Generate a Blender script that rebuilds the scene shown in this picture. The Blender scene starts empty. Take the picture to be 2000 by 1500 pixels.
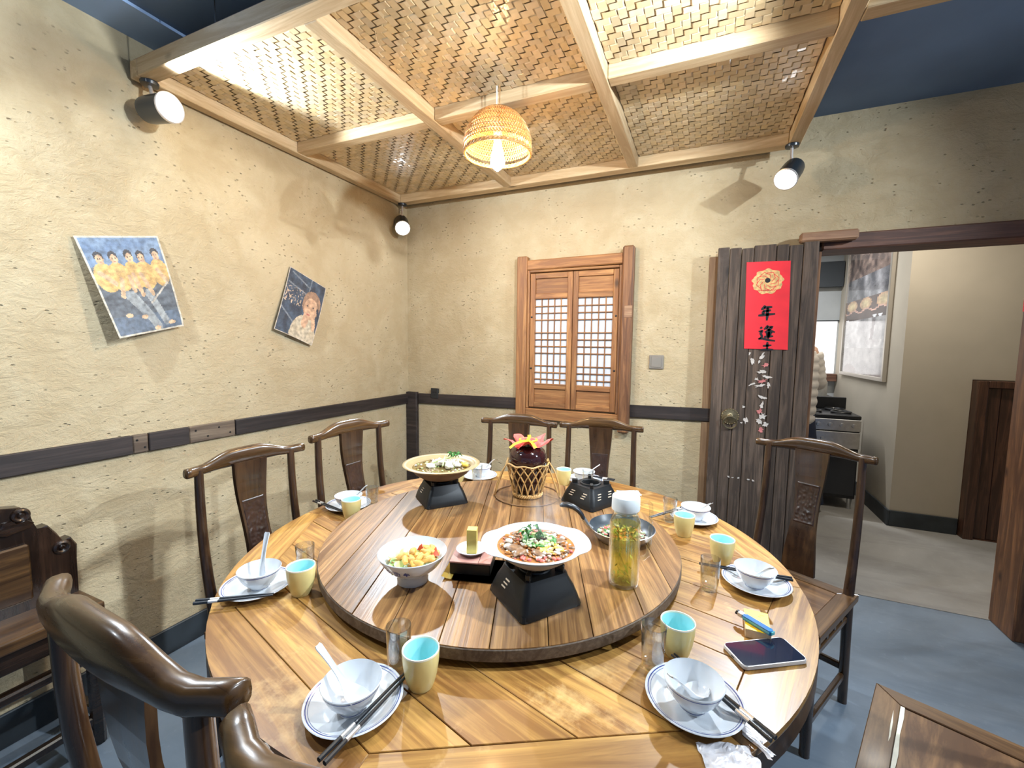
import bpy, bmesh, math, random
from mathutils import Vector, Matrix, noise
from math import sin, cos, pi, radians, sqrt, atan2
random.seed(7)
scene = bpy.context.scene
COL = scene.collection

# ---------------------------------------------------------------- camera
cam_data = bpy.data.cameras.new('camera')
cam_data.sensor_fit = 'HORIZONTAL'; cam_data.sensor_width = 36.0
cam_data.lens = 842.42 / 2000.0 * 36.0
cam_data.clip_start = 0.02; cam_data.clip_end = 60
camera = bpy.data.objects.new('camera', cam_data); COL.objects.link(camera)
RX = Vector((0.915147, 0.402940, 0.012065))       # camera right
DN = Vector((0.046168, -0.075030, -0.996112))     # camera down
FW = Vector((-0.400468, 0.912146, -0.087266))     # camera forward
m = Matrix((( RX.x, -DN.x, -FW.x, 2.14486), (RX.y, -DN.y, -FW.y, -2.81976), (RX.z, -DN.z, -FW.z, 1.4), (0, 0, 0, 1)))
camera.matrix_world = m
scene.camera = camera

# ---------------------------------------------------------------- world, exposure
world = bpy.data.worlds.new('world'); scene.world = world; world.use_nodes = True
bg = world.node_tree.nodes['Background']
bg.inputs[0].default_value = (0.45, 0.66, 1.0, 1); bg.inputs[1].default_value = 0.22
vs = scene.view_settings
vs.view_transform = 'Standard'; vs.look = 'None'; vs.gamma = 1.0; vs.exposure = 0.70
vs.use_curve_mapping = False
WHITE = (0.80, 0.905, 1.0); WARM = (1.0, 0.60, 0.25)
SPOT_W = {'L1': 60, 'L2': 105, 'L3': 120, 'L4': 95, 'L5': 165, 'L6': 46}
PENDANT_W = 15

# ================================================================ helpers
def link(o, parent=None):
    COL.objects.link(o)
    if parent is not None: o.parent = parent
    return o

def mesh_of(bm, name, smooth=False, angle=35):
    bmesh.ops.recalc_face_normals(bm, faces=bm.faces[:])
    me = bpy.data.meshes.new(name); bm.to_mesh(me); bm.free()
    if smooth:
        me.polygons.foreach_set('use_smooth', [True]*len(me.polygons))
        me.set_sharp_from_angle(angle=radians(angle))
    return me

def obj(name, bm, mats, parent=None, loc=(0,0,0), rot=(0,0,0), smooth=False, angle=35):
    me = bm if isinstance(bm, bpy.types.Mesh) else mesh_of(bm, name, smooth, angle)
    if not me.materials:
        for mt in (mats if isinstance(mats, (list, tuple)) else [mats]): me.materials.append(mt)
    o = bpy.data.objects.new(name, me); link(o, parent)
    o.location = loc; o.rotation_euler = rot
    return o

def thing(name, label, cat, loc=(0,0,0), rotz=0, group=None, rot=None):
    o = bpy.data.objects.new(name, None); link(o); o.empty_display_size = 0.05
    o.location = loc; o.rotation_euler = rot if rot else (0, 0, rotz)
    return tag(o, label, cat, group)

def tag(o, label, cat, group=None):
    o['label'] = label; o['category'] = cat
    if group: o['group'] = group
    return o

def struct(o, label=None):
    o['kind'] = 'structure'
    if label: o['label'] = label
    return o

def stuff(o): o['kind'] = 'stuff'; return o
def sempty(name, loc=(0,0,0), rotz=0):
    o = bpy.data.objects.new(name, None); link(o); o.location = loc; o.rotation_euler = (0,0,rotz); o.empty_display_size = .05
    return struct(o)

def B(): return bmesh.new()

def box(bm, x0, x1, y0, y1, z0, z1, bev=0.0, mi=0, seg=1):
    vs_ = [bm.verts.new(p) for p in ((x0,y0,z0),(x1,y0,z0),(x1,y1,z0),(x0,y1,z0),(x0,y0,z1),(x1,y0,z1),(x1,y1,z1),(x0,y1,z1))]
    fs = [bm.faces.new([vs_[i] for i in f]) for f in ((0,3,2,1),(4,5,6,7),(0,1,5,4),(1,2,6,5),(2,3,7,6),(3,0,4,7))]
    for f in fs: f.material_index = mi
    if bev > 0:
        es = list({e for f in fs for e in f.edges})
        r = bmesh.ops.bevel(bm, geom=es, offset=bev, segments=seg, affect='EDGES', profile=0.6)
        for f in r['faces']: f.material_index = mi
    return bm

def lathe(bm, prof, n=40, cx=0, cy=0, cz=0, mis=None, mod=None):
    """revolve profile [(r,z)]; mis = material index per segment; mod(angle, r, z) -> r"""
    rings = []
    for (r, z) in prof:
        if r < 1e-6: rings.append([bm.verts.new((cx, cy, cz+z))])
        else:
            rings.append([bm.verts.new((cx+(mod(2*pi*k/n, r, z) if mod else r)*cos(2*pi*k/n), cy+(mod(2*pi*k/n, r, z) if mod else r)*sin(2*pi*k/n), cz+z)) for k in range(n)])
    for i in range(len(rings)-1):
        a, b = rings[i], rings[i+1]; mi = mis[i] if mis else 0
        for k in range(n):
            k2 = (k+1) % n
            if len(a) == 1 and len(b) == 1: break
            if len(a) == 1: f = bm.faces.new((a[0], b[k], b[k2]))
            elif len(b) == 1: f = bm.faces.new((a[k], b[0], a[k2]))
            else: f = bm.faces.new((a[k], b[k], b[k2], a[k2]))
            f.material_index = mi
    return bm

def loft(bm, rings, closed=True, caps=True, mi=0):
    R = [[bm.verts.new(p) for p in r] for r in rings]
    n = len(R[0])
    for a, b in zip(R[:-1], R[1:]):
        for k in range(n if closed else n-1):
            f = bm.faces.new((a[k], a[(k+1) % n], b[(k+1) % n], b[k])); f.material_index = mi
    if caps and closed:
        for r in (R[0], R[-1]):
            f = bm.faces.new(r); f.material_index = mi
    return bm

def tube(bm, pts, rad, n=8, caps=True, mi=0, flat=1.0, closed=False, up=None):
    """tube along pts; rad scalar or list; flat squashes the second axis"""
    P = [Vector(p) for p in pts]; m_ = len(P)
    rad = [rad]*m_ if not isinstance(rad, (list, tuple)) else rad
    T = []
    for i in range(m_):
        a = P[(i-1) % m_] if (closed or i > 0) else P[i]
        b = P[(i+1) % m_] if (closed or i < m_-1) else P[i]
        T.append((b-a).normalized())
    u = Vector(up) if up else (Vector((0,0,1)) if abs(T[0].z) < .9 else Vector((1,0,0)))
    rings = []
    for i in range(m_):
        if up: u = Vector(up)
        s = T[i].cross(u)
        if s.length < 1e-6: s = T[i].orthogonal()
        s.normalize(); u = s.cross(T[i]).normalized()
        rings.append([P[i] + s*rad[i]*cos(2*pi*k/n) + u*rad[i]*flat*sin(2*pi*k/n) for k in range(n)])
    if closed: rings.append(rings[0]); caps = False
    loft(bm, rings, True, caps, mi)
    return bm

def ribbon(bm, pts, w, up, mi=0):
    """flat strip of width w along pts, lying with normal up"""
    P = [Vector(p) for p in pts]; prev = None
    for i in range(len(P)):
        t = (P[min(i+1, len(P)-1)] - P[max(i-1, 0)]).normalized()
        s = t.cross(Vector(up)).normalized() * (w[i] if isinstance(w, (list, tuple)) else w) * .5
        cur = (bm.verts.new(P[i]+s), bm.verts.new(P[i]-s))
        if prev:
            f = bm.faces.new((prev[0], prev[1], cur[1], cur[0])); f.material_index = mi
        prev = cur
    return bm

def prism(bm, poly, z0, z1, bev=0.0, mi=0):
    bot = [bm.verts.new((p[0], p[1], z0)) for p in poly]; top = [bm.verts.new((p[0], p[1], z1)) for p in poly]
    n = len(poly)
    fb = bm.faces.new(bot[::-1]); ft = bm.faces.new(top)
    fs = [fb, ft] + [bm.faces.new((bot[k], bot[(k+1) % n], top[(k+1) % n], top[k])) for k in range(n)]
    for f in fs: f.material_index = mi
    if bev > 0:
        bmesh.ops.bevel(bm, geom=list(ft.edges), offset=bev, segments=1, affect='EDGES')
    return bm

def grid(bm, nu, nv, fn, mi=0, closed_u=False):
    V = [[bm.verts.new(fn(i/(nu-1) if not closed_u else i/nu, j/(nv-1))) for j in range(nv)] for i in range(nu)]
    for i in range(nu if closed_u else nu-1):
        for j in range(nv-1):
            f = bm.faces.new((V[i][j], V[(i+1) % nu][j], V[(i+1) % nu][j+1], V[i][j+1])); f.material_index = mi
    return bm

def blob(bm, c, r, sub=2, amp=.25, seed=0, scale=(1,1,1), freq=1.5, mi=0):
    res = bmesh.ops.create_icosphere(bm, subdivisions=sub, radius=1.0)
    for v in res['verts']:
        d = v.co.normalized()
        k = 1 + amp*noise.noise(d*freq + Vector((seed*7.3, seed*3.1, seed*1.7)))*2
        v.co = Vector(c) + Vector((d.x*scale[0], d.y*scale[1], d.z*scale[2]))*r*k
    for f in {f for v in res['verts'] for f in v.link_faces}: f.material_index = mi
    return bm

def clip_poly(poly, nx, ny, d):
    """keep the part of convex poly where nx*x+ny*y <= d"""
    out = []
    for i in range(len(poly)):
        a, b = poly[i], poly[(i+1) % len(poly)]
        da, db = nx*a[0]+ny*a[1]-d, nx*b[0]+ny*b[1]-d
        if da <= 0: out.append(a)
        if (da < 0 < db) or (db < 0 < da):
            t = da/(da-db); out.append((a[0]+(b[0]-a[0])*t, a[1]+(b[1]-a[1])*t))
    return out

def circle_poly(r, n=96, a0=0): return [(r*cos(a0+2*pi*k/n), r*sin(a0+2*pi*k/n)) for k in range(n)]

# ================================================================ materials
class G:
    def __init__(s, name):
        s.m = bpy.data.materials.new(name); s.m.use_nodes = True
        s.t = s.m.node_tree; s.n = s.t.nodes; s.l = s.t.links
        s.b = s.n['Principled BSDF']; s.out = s.n['Material Output']
    def node(s, typ, props=None, **ins):
        nd = s.n.new('ShaderNode'+typ)
        for k, v in (props or {}).items(): setattr(nd, k, v)
        for k, v in ins.items():
            key = int(k[1:]) if k[0] == 'i' and k[1:].isdigit() else k.replace('_', ' ')
            s.put(nd.inputs[key], v)
        return nd
    def put(s, sock, v):
        if isinstance(v, bpy.types.NodeSocket): s.l.new(v, sock)
        elif isinstance(v, bpy.types.Node): s.l.new(v.outputs[0], sock)
        else: sock.default_value = (tuple(v)+(1,)) if isinstance(v, (tuple, list)) and len(v) == 3 and sock.type == 'RGBA' else v
    def set(s, **kw):
        for k, v in kw.items(): s.put(s.b.inputs[k.replace('_', ' ')], v)
        return s
    def coord(s, kind='Object'): return s.node('TexCoord').outputs[kind]
    def rnd(s): return s.node('ObjectInfo').outputs['Random']
    def mapping(s, vec, scale=(1,1,1), rot=(0,0,0), loc=(0,0,0)):
        return s.node('Mapping', Vector=vec, Scale=scale, Rotation=rot, Location=loc).outputs[0]
    def vmath(s, op, a, b): return s.node('VectorMath', {'operation': op}, i0=a, i1=b).outputs[0]
    def math(s, op, a, b=0.0, c=0.0): 
        return s.node('Math', {'operation': op}, i0=a, i1=b, i2=c).outputs[0]
    def noise(s, vec, scale, detail=4, rough=.5, dist=0.0):
        return s.node('TexNoise', Vector=vec, Scale=scale, Detail=detail, Roughness=rough, Distortion=dist).outputs['Fac']
    def ramp(s, fac, stops, interp='LINEAR'):
        nd = s.node('ValToRGB', Fac=fac); cr = nd.color_ramp; cr.interpolation = interp
        while len(cr.elements) < len(stops): cr.elements.new(0.5)
        for e, (p, c) in zip(cr.elements, stops):
            e.position = p; e.color = (c, c, c, 1) if isinstance(c, (int, float)) else tuple(c)+(1,)
        return nd.outputs['Color']
    def mix(s, fac, a, b, blend='MIX'):
        nd = s.node('Mix', {'data_type': 'RGBA', 'blend_type': blend})
        s.put(nd.inputs[0], fac); s.put(nd.inputs[6], a); s.put(nd.inputs[7], b)
        return nd.outputs[2]
    def bump(s, h, strength=.3, dist=.01):
        s.put(s.b.inputs['Normal'], s.node('Bump', Height=h, Strength=strength, Distance=dist)); return s

def plain(name, col, rough=.5, metal=0.0, coat=0.0, var=.0, spec=None, scale=30):
    g = G(name)
    if var > 0:
        f = g.noise(g.coord(), scale, 3)
        g.set(Base_Color=g.mix(g.ramp(f, [(.3, 0), (.7, 1)]), tuple(c*(1-var) for c in col), tuple(min(1, c*(1+var)) for c in col)))
    else: g.set(Base_Color=col)
    g.set(Roughness=rough, Metallic=metal, Coat_Weight=coat)
    if spec is not None: g.set(Specular_IOR_Level=spec)
    return g.m

def wood(name, c1, c2, dark, axis=0, rough=.4, coat=.0, grain=28.0, along=2.0, knots=True, bump=.15, hue=.12, wear=None, coat_rough=.12):
    """board wood: grain runs along local axis"""
    g = G(name)
    rn = g.rnd()
    off = g.node('CombineXYZ', X=g.math('MULTIPLY', rn, 13.0), Y=g.math('MULTIPLY', rn, 7.7), Z=g.math('MULTIPLY', rn, 5.1)).outputs[0]
    co = g.vmath('ADD', g.coord(), off)
    sc = [grain]*3; sc[axis] = along
    v = g.mapping(co, tuple(sc))
    big = g.noise(g.mapping(co, tuple(x*.22 for x in sc)), 1.0, 3, .55, .8)
    fine = g.noise(v, 1.0, 6, .65, 1.2)
    vf = g.mapping(co, tuple(x*(4.5 if i != axis else 2) for i, x in enumerate(sc)))
    hair = g.noise(vf, 1.0, 3, .6, .3)
    col = g.mix(g.ramp(big, [(.3, 0), (.7, 1)]), c1, c2)
    col = g.mix(g.ramp(fine, [(.42, .85), (.62, 0)]), col, dark)
    col = g.mix(g.ramp(hair, [(.35, .45), (.6, 0)]), col, dark)
    if knots:
        vo = g.node('TexVoronoi', {'feature': 'F1'}, Vector=g.mapping(co, tuple(5.0 if i != axis else 2.6 for i in range(3))), Scale=1.0)
        k = g.ramp(vo.outputs['Distance'], [(.035, 1), (.1, 0)])
        col = g.mix(k, col, tuple(x*.35 for x in dark))
    if wear:
        w = g.noise(co, 6.0, 6, .7)
        col = g.mix(g.ramp(w, [(.58, 0), (.72, .55)]), col, wear)
    hsv = g.node('HueSaturation', Color=col, Value=g.math('MULTIPLY_ADD', rn, hue*2, 1-hue))
    g.set(Base_Color=hsv.outputs[0], Roughness=g.math('MULTIPLY_ADD', fine, .25, rough-.1), Coat_Weight=coat, Coat_Roughness=coat_rough)
    g.bump(g.math('ADD', fine, g.math('MULTIPLY', hair, .5)), bump, .002)
    return g.m

def plaster(name, c1, c2, c3):
    g = G(name); co = g.coord()
    big = g.noise(co, 1.1, 4, .6, .6); mid = g.noise(co, 5.0, 6, .65, .4)
    wipe = g.noise(g.mapping(co, (14, 14, 26), (0.5, .4, 0.3)), 1.0, 5, .7, 1.5)
    fine = g.noise(co, 85, 4, .7)
    pit = g.node('TexVoronoi', {'feature': 'F1'}, Vector=g.mapping(co, (26, 26, 48)), Scale=1.0).outputs['Distance']
    pits = g.math('MULTIPLY', g.ramp(pit, [(.06, 1), (.17, 0)]), g.ramp(mid, [(.46, 0), (.58, 1)]))
    col = g.mix(g.ramp(big, [(.3, 0), (.72, 1)]), c1, c2)
    col = g.mix(g.ramp(mid, [(.42, .0), (.75, .7)]), col, c3)
    col = g.mix(g.math('MULTIPLY', pits, .55), col, tuple(x*.45 for x in c1))
    g.set(Base_Color=col, Roughness=.92, Specular_IOR_Level=.2)
    h = g.math('ADD', g.math('MULTIPLY', wipe, .55), g.math('MULTIPLY', fine, .18))
    h = g.math('SUBTRACT', g.math('ADD', h, g.math('MULTIPLY', mid, .8)), g.math('MULTIPLY', pits, .9))
    g.bump(h, .75, .016)
    return g.m

def concrete(name, c1, c2):
    g = G(name); co = g.coord()
    a = g.noise(co, 1.6, 6, .62, .5); b = g.noise(co, 22, 5, .7)
    st = g.noise(g.mapping(co, (.9, 3.2, 1), (0, 0, .35)), 1.0, 5, .65, 1.0)
    col = g.mix(g.ramp(a, [(.32, 0), (.68, 1)]), c1, c2)
    col = g.mix(g.ramp(st, [(.5, 0), (.72, .5)]), col, tuple(x*.6 for x in c1))
    col = g.mix(g.ramp(b, [(.58, 0), (.8, .35)]), col, tuple(min(1, x*1.4) for x in c2))
    g.set(Base_Color=col, Roughness=g.math('MULTIPLY_ADD', a, .3, .38))
    g.bump(g.math('ADD', b, a), .12, .004)
    return g.m

def thin_glass(name, tint=(.93,.945,.945), refl=1.0):
    g = G(name)
    tr = g.node('BsdfTransparent', Color=tint); gl = g.node('BsdfGlossy', Color=(1,1,1), Roughness=.02)
    lw = g.node('LayerWeight', Blend=.5).outputs['Facing']
    fr = g.math('MULTIPLY_ADD', g.math('POWER', lw, 3.0), .70, .065)
    mx = g.node('MixShader', Fac=g.math('MULTIPLY', fr, refl), i1=tr.outputs[0], i2=gl.outputs[0])
    g.l.new(mx.outputs[0], g.out.inputs['Surface'])
    return g.m

def emit(name, col, strength):
    g = G(name); g.set(Base_Color=(0,0,0), Emission_Color=col, Emission_Strength=strength); return g.m

def vcol(name, rough=.5, coat=0.0):
    g = G(name); a = g.node('Attribute', {'attribute_name': 'print'})
    f = g.noise(g.coord(), 120, 3)
    g.set(Base_Color=g.mix(g.math('MULTIPLY', f, .12), a.outputs['Color'], (.5,.5,.5)), Roughness=rough, Coat_Weight=coat); return g.m

M = {}
M['plaster'] = plaster('tan_mud_plaster', (.44,.345,.205), (.525,.425,.27), (.60,.51,.345))
M['hall_paint'] = plain('hall_beige_paint', (.46,.41,.325), .85, var=.04, scale=4)
M['floor'] = concrete('blue_grey_concrete', (.150,.200,.255), (.235,.295,.365))
M['ceiling'] = plain('blue_grey_ceiling_paint', (.13,.19,.29), .9, var=.12, scale=3)
M['ceiling_strip'] = plain('pale_blue_ceiling_paint', (.30,.42,.62), .9, var=.05, scale=4)
M['base_paint'] = plain('dark_slate_skirting_paint', (.030,.038,.045), .55, var=.3, scale=9)
M['dado_dark'] = wood('dark_weathered_trim_wood', (.035,.024,.022), (.06,.042,.036), (.015,.010,.009), 0, .6, bump=.3)
M['dado_light'] = wood('grey_trim_wood', (.17,.125,.085), (.22,.165,.115), (.07,.045,.03), 0, .65, bump=.3)
M['shutter'] = wood('orange_brown_pine', (.40,.185,.062), (.50,.25,.09), (.20,.08,.028), 2, .55, .0, bump=.25)
M['shutter_h'] = wood('orange_brown_pine_level', (.40,.185,.062), (.50,.25,.09), (.20,.08,.028), 0, .55, .0, bump=.25)
M['post'] = wood('red_brown_post_wood', (.26,.115,.045), (.34,.16,.065), (.10,.04,.018), 2, .5, .1, bump=.2)
M['paper_pane'] = plain('frosted_paper_pane', (.66,.72,.80), .55, var=.06, scale=6)
M['door'] = wood('weathered_grey_door_wood', (.115,.078,.055), (.165,.115,.082), (.035,.023,.016), 2, .7, grain=34, bump=.5, wear=(.10,.075,.06))
M['lintel'] = wood('lintel_brown_wood', (.20,.095,.06), (.26,.13,.08), (.08,.035,.022), 0, .6, bump=.25)
M['lintel_new'] = wood('pale_block_wood', (.42,.25,.14), (.50,.31,.18), (.22,.11,.06), 0, .6)
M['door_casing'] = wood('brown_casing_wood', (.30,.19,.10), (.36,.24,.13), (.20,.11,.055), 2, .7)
M['beam'] = wood('pale_pine_beam', (.60,.45,.26), (.68,.53,.33), (.46,.31,.16), 0, .55, grain=24, bump=.1)
M['beam_y'] = wood('pale_pine_beam_long', (.60,.45,.26), (.68,.53,.33), (.46,.31,.16), 1, .55, grain=24, bump=.1)
M['table'] = wood('honey_table_wood', (.36,.172,.036), (.55,.310,.075), (.17,.068,.016), 0, .36, .14, grain=24, along=1.3, bump=.12, hue=.16, wear=(.66,.44,.18))
M['lazy'] = wood('worn_turntable_wood', (.27,.130,.040), (.42,.235,.080), (.10,.042,.014), 0, .34, .22, grain=34, along=1.4, bump=.22, hue=.22)
M['table_edge'] = wood('dark_table_edge', (.055,.028,.014), (.09,.045,.022), (.02,.01,.006), 0, .45, .2)
M['chair'] = wood('dark_lacquered_chair_wood', (.055,.025,.010), (.095,.045,.016), (.020,.008,.004), 2, .28, .5, grain=22, knots=False, bump=.06, hue=.15)
M['chair_x'] = wood('dark_lacquered_chair_wood_level', (.082,.039,.012), (.128,.064,.018), (.034,.015,.005), 0, .26, .3, grain=22, knots=False, bump=.06, hue=.15)
M['seat_panel'] = wood('swirling_seat_panel_wood', (.17,.085,.033), (.28,.15,.058), (.06,.025,.010), 0, .42, .15, grain=13, along=2.2, knots=False, bump=.1)
M['filler'] = plain('white_joint_filler', (.80,.76,.62), .8, var=.1)
M['carving'] = plain('dark_carved_wood', (.035,.016,.010), .30, coat=.4, var=.3)
M['bench'] = wood('very_dark_carved_bench_wood', (.030,.014,.008), (.055,.026,.013), (.010,.005,.003), 1, .25, .5, knots=False, bump=.08)
M['bench_light'] = wood('worn_bench_seat_wood', (.10,.048,.016), (.16,.08,.026), (.035,.015,.006), 1, .35, .3, knots=False)
M['porcelain'] = plain('white_glazed_porcelain', (.68,.71,.74), .12, coat=.5)
M['blue_line'] = plain('cobalt_rim_glaze', (.05,.07,.27), .2, coat=.4)
M['cup_out'] = plain('pale_yellow_glaze', (.70,.58,.24), .28, coat=.3, var=.04)
M['cup_in'] = plain('turquoise_glaze', (.36,.73,.76), .15, coat=.4)
M['cup_rim'] = plain('cream_cup_rim', (.80,.76,.60), .25, coat=.3)
M['glass'] = thin_glass('clear_drinking_glass', refl=1.9)
M['jug_glass'] = thin_glass('ribbed_jug_glass', (.95,.97,.94), 1.4)
M['white_plastic'] = plain('milky_white_plastic', (.74,.78,.78), .35)
M['black_metal'] = plain('black_enamel', (.005,.0055,.006), .42, coat=.08, var=.3)
M['black_rubber'] = plain('black_bakelite', (.012,.014,.018), .35, coat=.2)
M['slot'] = plain('pale_slot_lining', (.62,.50,.36), .7)
M['lamp_black'] = plain('black_lamp_housing', (.012,.018,.026), .35, coat=.2)
M['lamp_steel'] = plain('brushed_bracket_steel', (.7,.66,.64), .35, .6)
M['lens'] = emit('lit_lamp_lens', (.93,.97,1.0), 28)
M['bulb'] = emit('lit_filament_bulb', (1.0,.80,.50), 26)
M['bamboo_shade'] = plain('varnished_bamboo_strip', (.42,.205,.065), .45, var=.25, scale=60)
M['steel'] = plain('brushed_steel', (.60,.60,.60), .3, 1.0, var=.1)
M['pan_black'] = plain('nonstick_coating', (.035,.045,.055), .35, var=.2)
M['clay_brown'] = plain('brown_clay_glaze', (.34,.255,.13), .35, coat=.3, var=.12, scale=14)
M['clay_dark'] = plain('dark_unglazed_clay', (.16,.105,.06), .65, var=.25, scale=18)
M['clay_white'] = plain('white_clay_glaze', (.58,.62,.67), .22, coat=.4, var=.02)
M['clay_bottom'] = plain('raw_clay_bottom', (.42,.36,.28), .7, var=.15)
M['broth_brown'] = plain('brown_broth', (.16,.11,.035), .08, coat=.6, var=.35, scale=22)
M['broth_red'] = plain('orange_red_broth', (.38,.15,.04), .12, coat=.6, var=.4, scale=26)
M['leaf'] = plain('fresh_green_leaf', (.055,.20,.035), .45, var=.45, scale=80)
M['stem'] = plain('pale_green_stem', (.45,.60,.22), .4, var=.15)
M['onion'] = plain('pale_green_onion', (.52,.68,.38), .35, var=.3, scale=90)
M['cream_bit'] = plain('white_meat_curd', (.74,.70,.58), .4, var=.12, scale=60)
M['meat'] = plain('braised_brown_meat', (.22,.12,.06), .35, coat=.3, var=.4, scale=60)
M['egg'] = plain('yellow_egg_crumb', (.85,.60,.10), .45, var=.2, scale=80)
M['dough'] = plain('golden_fried_dough', (.66,.36,.075), .5, var=.3, scale=50)
M['cucumber'] = plain('pale_cucumber', (.52,.68,.26), .3, coat=.3, var=.25, scale=60)
M['tomato'] = plain('red_tomato', (.78,.10,.035), .25, coat=.4, var=.2, scale=50)
M['chili'] = plain('pink_red_pepper_bit', (.60,.13,.10), .35, var=.3, scale=80)
M['tea_leaf'] = plain('wet_tea_leaf', (.14,.20,.035), .4, var=.5, scale=60)
M['rattan'] = plain('honey_rattan', (.58,.34,.12), .42, coat=.15, var=.25, scale=35)
M['jar'] = plain('dark_maroon_jar_glaze', (.030,.008,.008), .10, coat=.6, var=.4, scale=12)
M['red_cloth'] = plain('coral_red_cloth', (.80,.10,.075), .6, var=.2, scale=25)
M['ribbon'] = plain('yellow_ribbon', (.95,.50,.02), .5)
M['pink_wood'] = plain('pinkish_box_lid', (.52,.27,.22), .55, var=.12, scale=18)
M['box_black'] = plain('black_box_side', (.012,.012,.011), .4, var=.3)
M['gold_card'] = plain('pale_gold_card', (.60,.48,.13), .42, .25, var=.1)
M['yellow_card'] = plain('yellow_card_stock', (.72,.52,.10), .45, var=.06)
M['screen'] = plain('dark_phone_screen', (.010,.016,.035), .08, coat=.6)
M['phone_case'] = plain('pale_grey_phone_case', (.55,.53,.51), .35, coat=.2)
M['cig'] = plain('yellow_pack_print', (.92,.62,.01), .4, coat=.2, var=.08, scale=70)
M['cig_side'] = plain('pack_side_print', (.70,.52,.33), .5, var=.12, scale=90)
M['cig_print'] = plain('orange_pack_motif', (.88,.38,.02), .45)
M['lighter'] = plain('translucent_blue_lighter', (.015,.19,.46), .15, coat=.6)
M['lighter_teal'] = plain('teal_lighter_edge', (.10,.48,.52), .2, coat=.5)
M['foil'] = plain('crinkled_clear_wrapper', (.72,.70,.72), .18, .1, coat=.6, var=.2, scale=40)
M['paper_white'] = plain('white_tissue_paper', (.80,.82,.80), .7, var=.04)
M['chop_black'] = plain('black_chopstick', (.010,.012,.016), .3, coat=.3)
M['chop_silver'] = plain('silver_chopstick_band', (.72,.70,.68), .28, .8)
M['red_paper'] = plain('red_couplet_paper', (.78,.022,.035), .6, var=.08, scale=9)
M['ink'] = plain('black_brush_ink', (.012,.010,.012), .5)
M['gold_print'] = plain('gold_print_ink', (.70,.45,.18), .5, .1, var=.35, scale=55)
M['scrap'] = plain('torn_white_paper', (.62,.57,.52), .8, var=.15)
M['scrap_red'] = plain('torn_pink_paper', (.60,.20,.19), .8, var=.2)
M['brass'] = plain('aged_brass', (.30,.24,.14), .35, .9, var=.3, scale=40)
M['switch'] = plain('grey_switch_plate', (.30,.27,.23), .35, .3)
M['outlet'] = plain('dark_outlet_plate', (.025,.025,.026), .4)
M['print'] = vcol('printed_photograph', .6, .0)
M['print_gloss'] = vcol('glossy_poster_print', .15, .5)
M['white_edge'] = plain('white_print_border', (.72,.69,.62), .6)
M['jacket'] = plain('cream_quilted_nylon', (.62,.57,.50), .5, var=.05)
M['trousers'] = plain('navy_trousers', (.012,.018,.040), .8)
M['shoe'] = plain('off_white_shoe', (.62,.57,.50), .6)
M['skin'] = plain('skin', (.55,.33,.22), .5)
M['hair'] = plain('black_hair', (.010,.008,.008), .5)
M['kitchen_wall'] = plain('kitchen_grey_wall', (.46,.48,.48), .8, var=.06, scale=5)
M['window_lit'] = emit('daylit_kitchen_window', (1.0,.97,.95), 1.1)
M['kitchen_light'] = emit('kitchen_ceiling_tube', (.95,.97,1.0), 9)
M['hall_wood'] = wood('hall_red_brown_wood', (.10,.042,.022), (.15,.065,.034), (.035,.014,.008), 2, .45, .2)
M['frame_grey'] = plain('champagne_poster_frame', (.46,.42,.36), .35, .5)
M['gap_light'] = emit('bright_gap_beyond_door', (1.0,.96,.88), 1.6)
M['dark_wall'] = plain('dark_kitchen_beam', (.045,.052,.058), .7)
def mat_bamboo():
    g = G('woven_bamboo_strip'); co = g.coord()
    a = g.node('Attribute', {'attribute_name': 'print'})
    n = g.noise(g.mapping(co, (60, 60, 60)), 1.0, 3)
    g.set(Base_Color=g.mix(g.math('MULTIPLY', n, .3), a.outputs['Color'], (.52,.36,.17)), Roughness=.42, Coat_Weight=.12)
    return g.m
M['bamboo'] = mat_bamboo()
def mat_tea():
    g = G('yellow_green_tea')
    tr = g.node('BsdfTransparent', Color=(.93,.86,.40)); tl = g.node('BsdfTranslucent', Color=(.80,.66,.12)); gl = g.node('BsdfGlossy', Color=(1,1,1), Roughness=.05)
    a = g.node('MixShader', Fac=.16, i1=tr.outputs[0], i2=tl.outputs[0]); b = g.node('MixShader', Fac=.05, i1=a.outputs[0], i2=gl.outputs[0])
    g.l.new(b.outputs[0], g.out.inputs['Surface']); return g.m
M['tea'] = mat_tea()

# ================================================================ room shell
CEIL = 2.62
struct(obj('floor', box(B(), -.15, 6.2, -5.6, 5.0, -.08, 0), M['floor']))
struct(obj('floor_hall', box(B(), .5, 6.2, .155, 4.9, 0.0, .003), concrete('pale_hall_concrete', (.27,.255,.23), (.40,.385,.355))), 'pale concrete hallway floor')
struct(obj('ceiling', box(B(), -.15, 6.2, -5.6, .15, CEIL, CEIL+.08), M['ceiling']))
bm = box(B(), .0, .20, -5.6, 0, CEIL-.012, CEIL-.0005)
struct(obj('trim_1', bm, M['ceiling_strip']), 'pale blue painted strip along the ceiling edge')
struct(obj('wall_left', box(B(), -.13, 0, -5.6, .15, 0, CEIL), M['plaster']))
OPEN0, OPEN1, OPENZ = 2.69, 3.585, 1.955
wb = B()
box(wb, 0, OPEN0, 0, .15, 0, CEIL); box(wb, OPEN0, OPEN1+.12, 0, .15, OPENZ+.03, CEIL); box(wb, OPEN1+.12, 6.2, 0, .15, 0, CEIL)
struct(obj('wall_back', wb, M['plaster']))
# skirting
struct(obj('baseboard_left', box(B(), 0, .014, -5.6, -.02, 0, .12, .003), M['base_paint']))
struct(obj('baseboard_back', box(B(), .1, 2.66, -.014, 0, 0, .12, .003), M['base_paint']))
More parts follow.
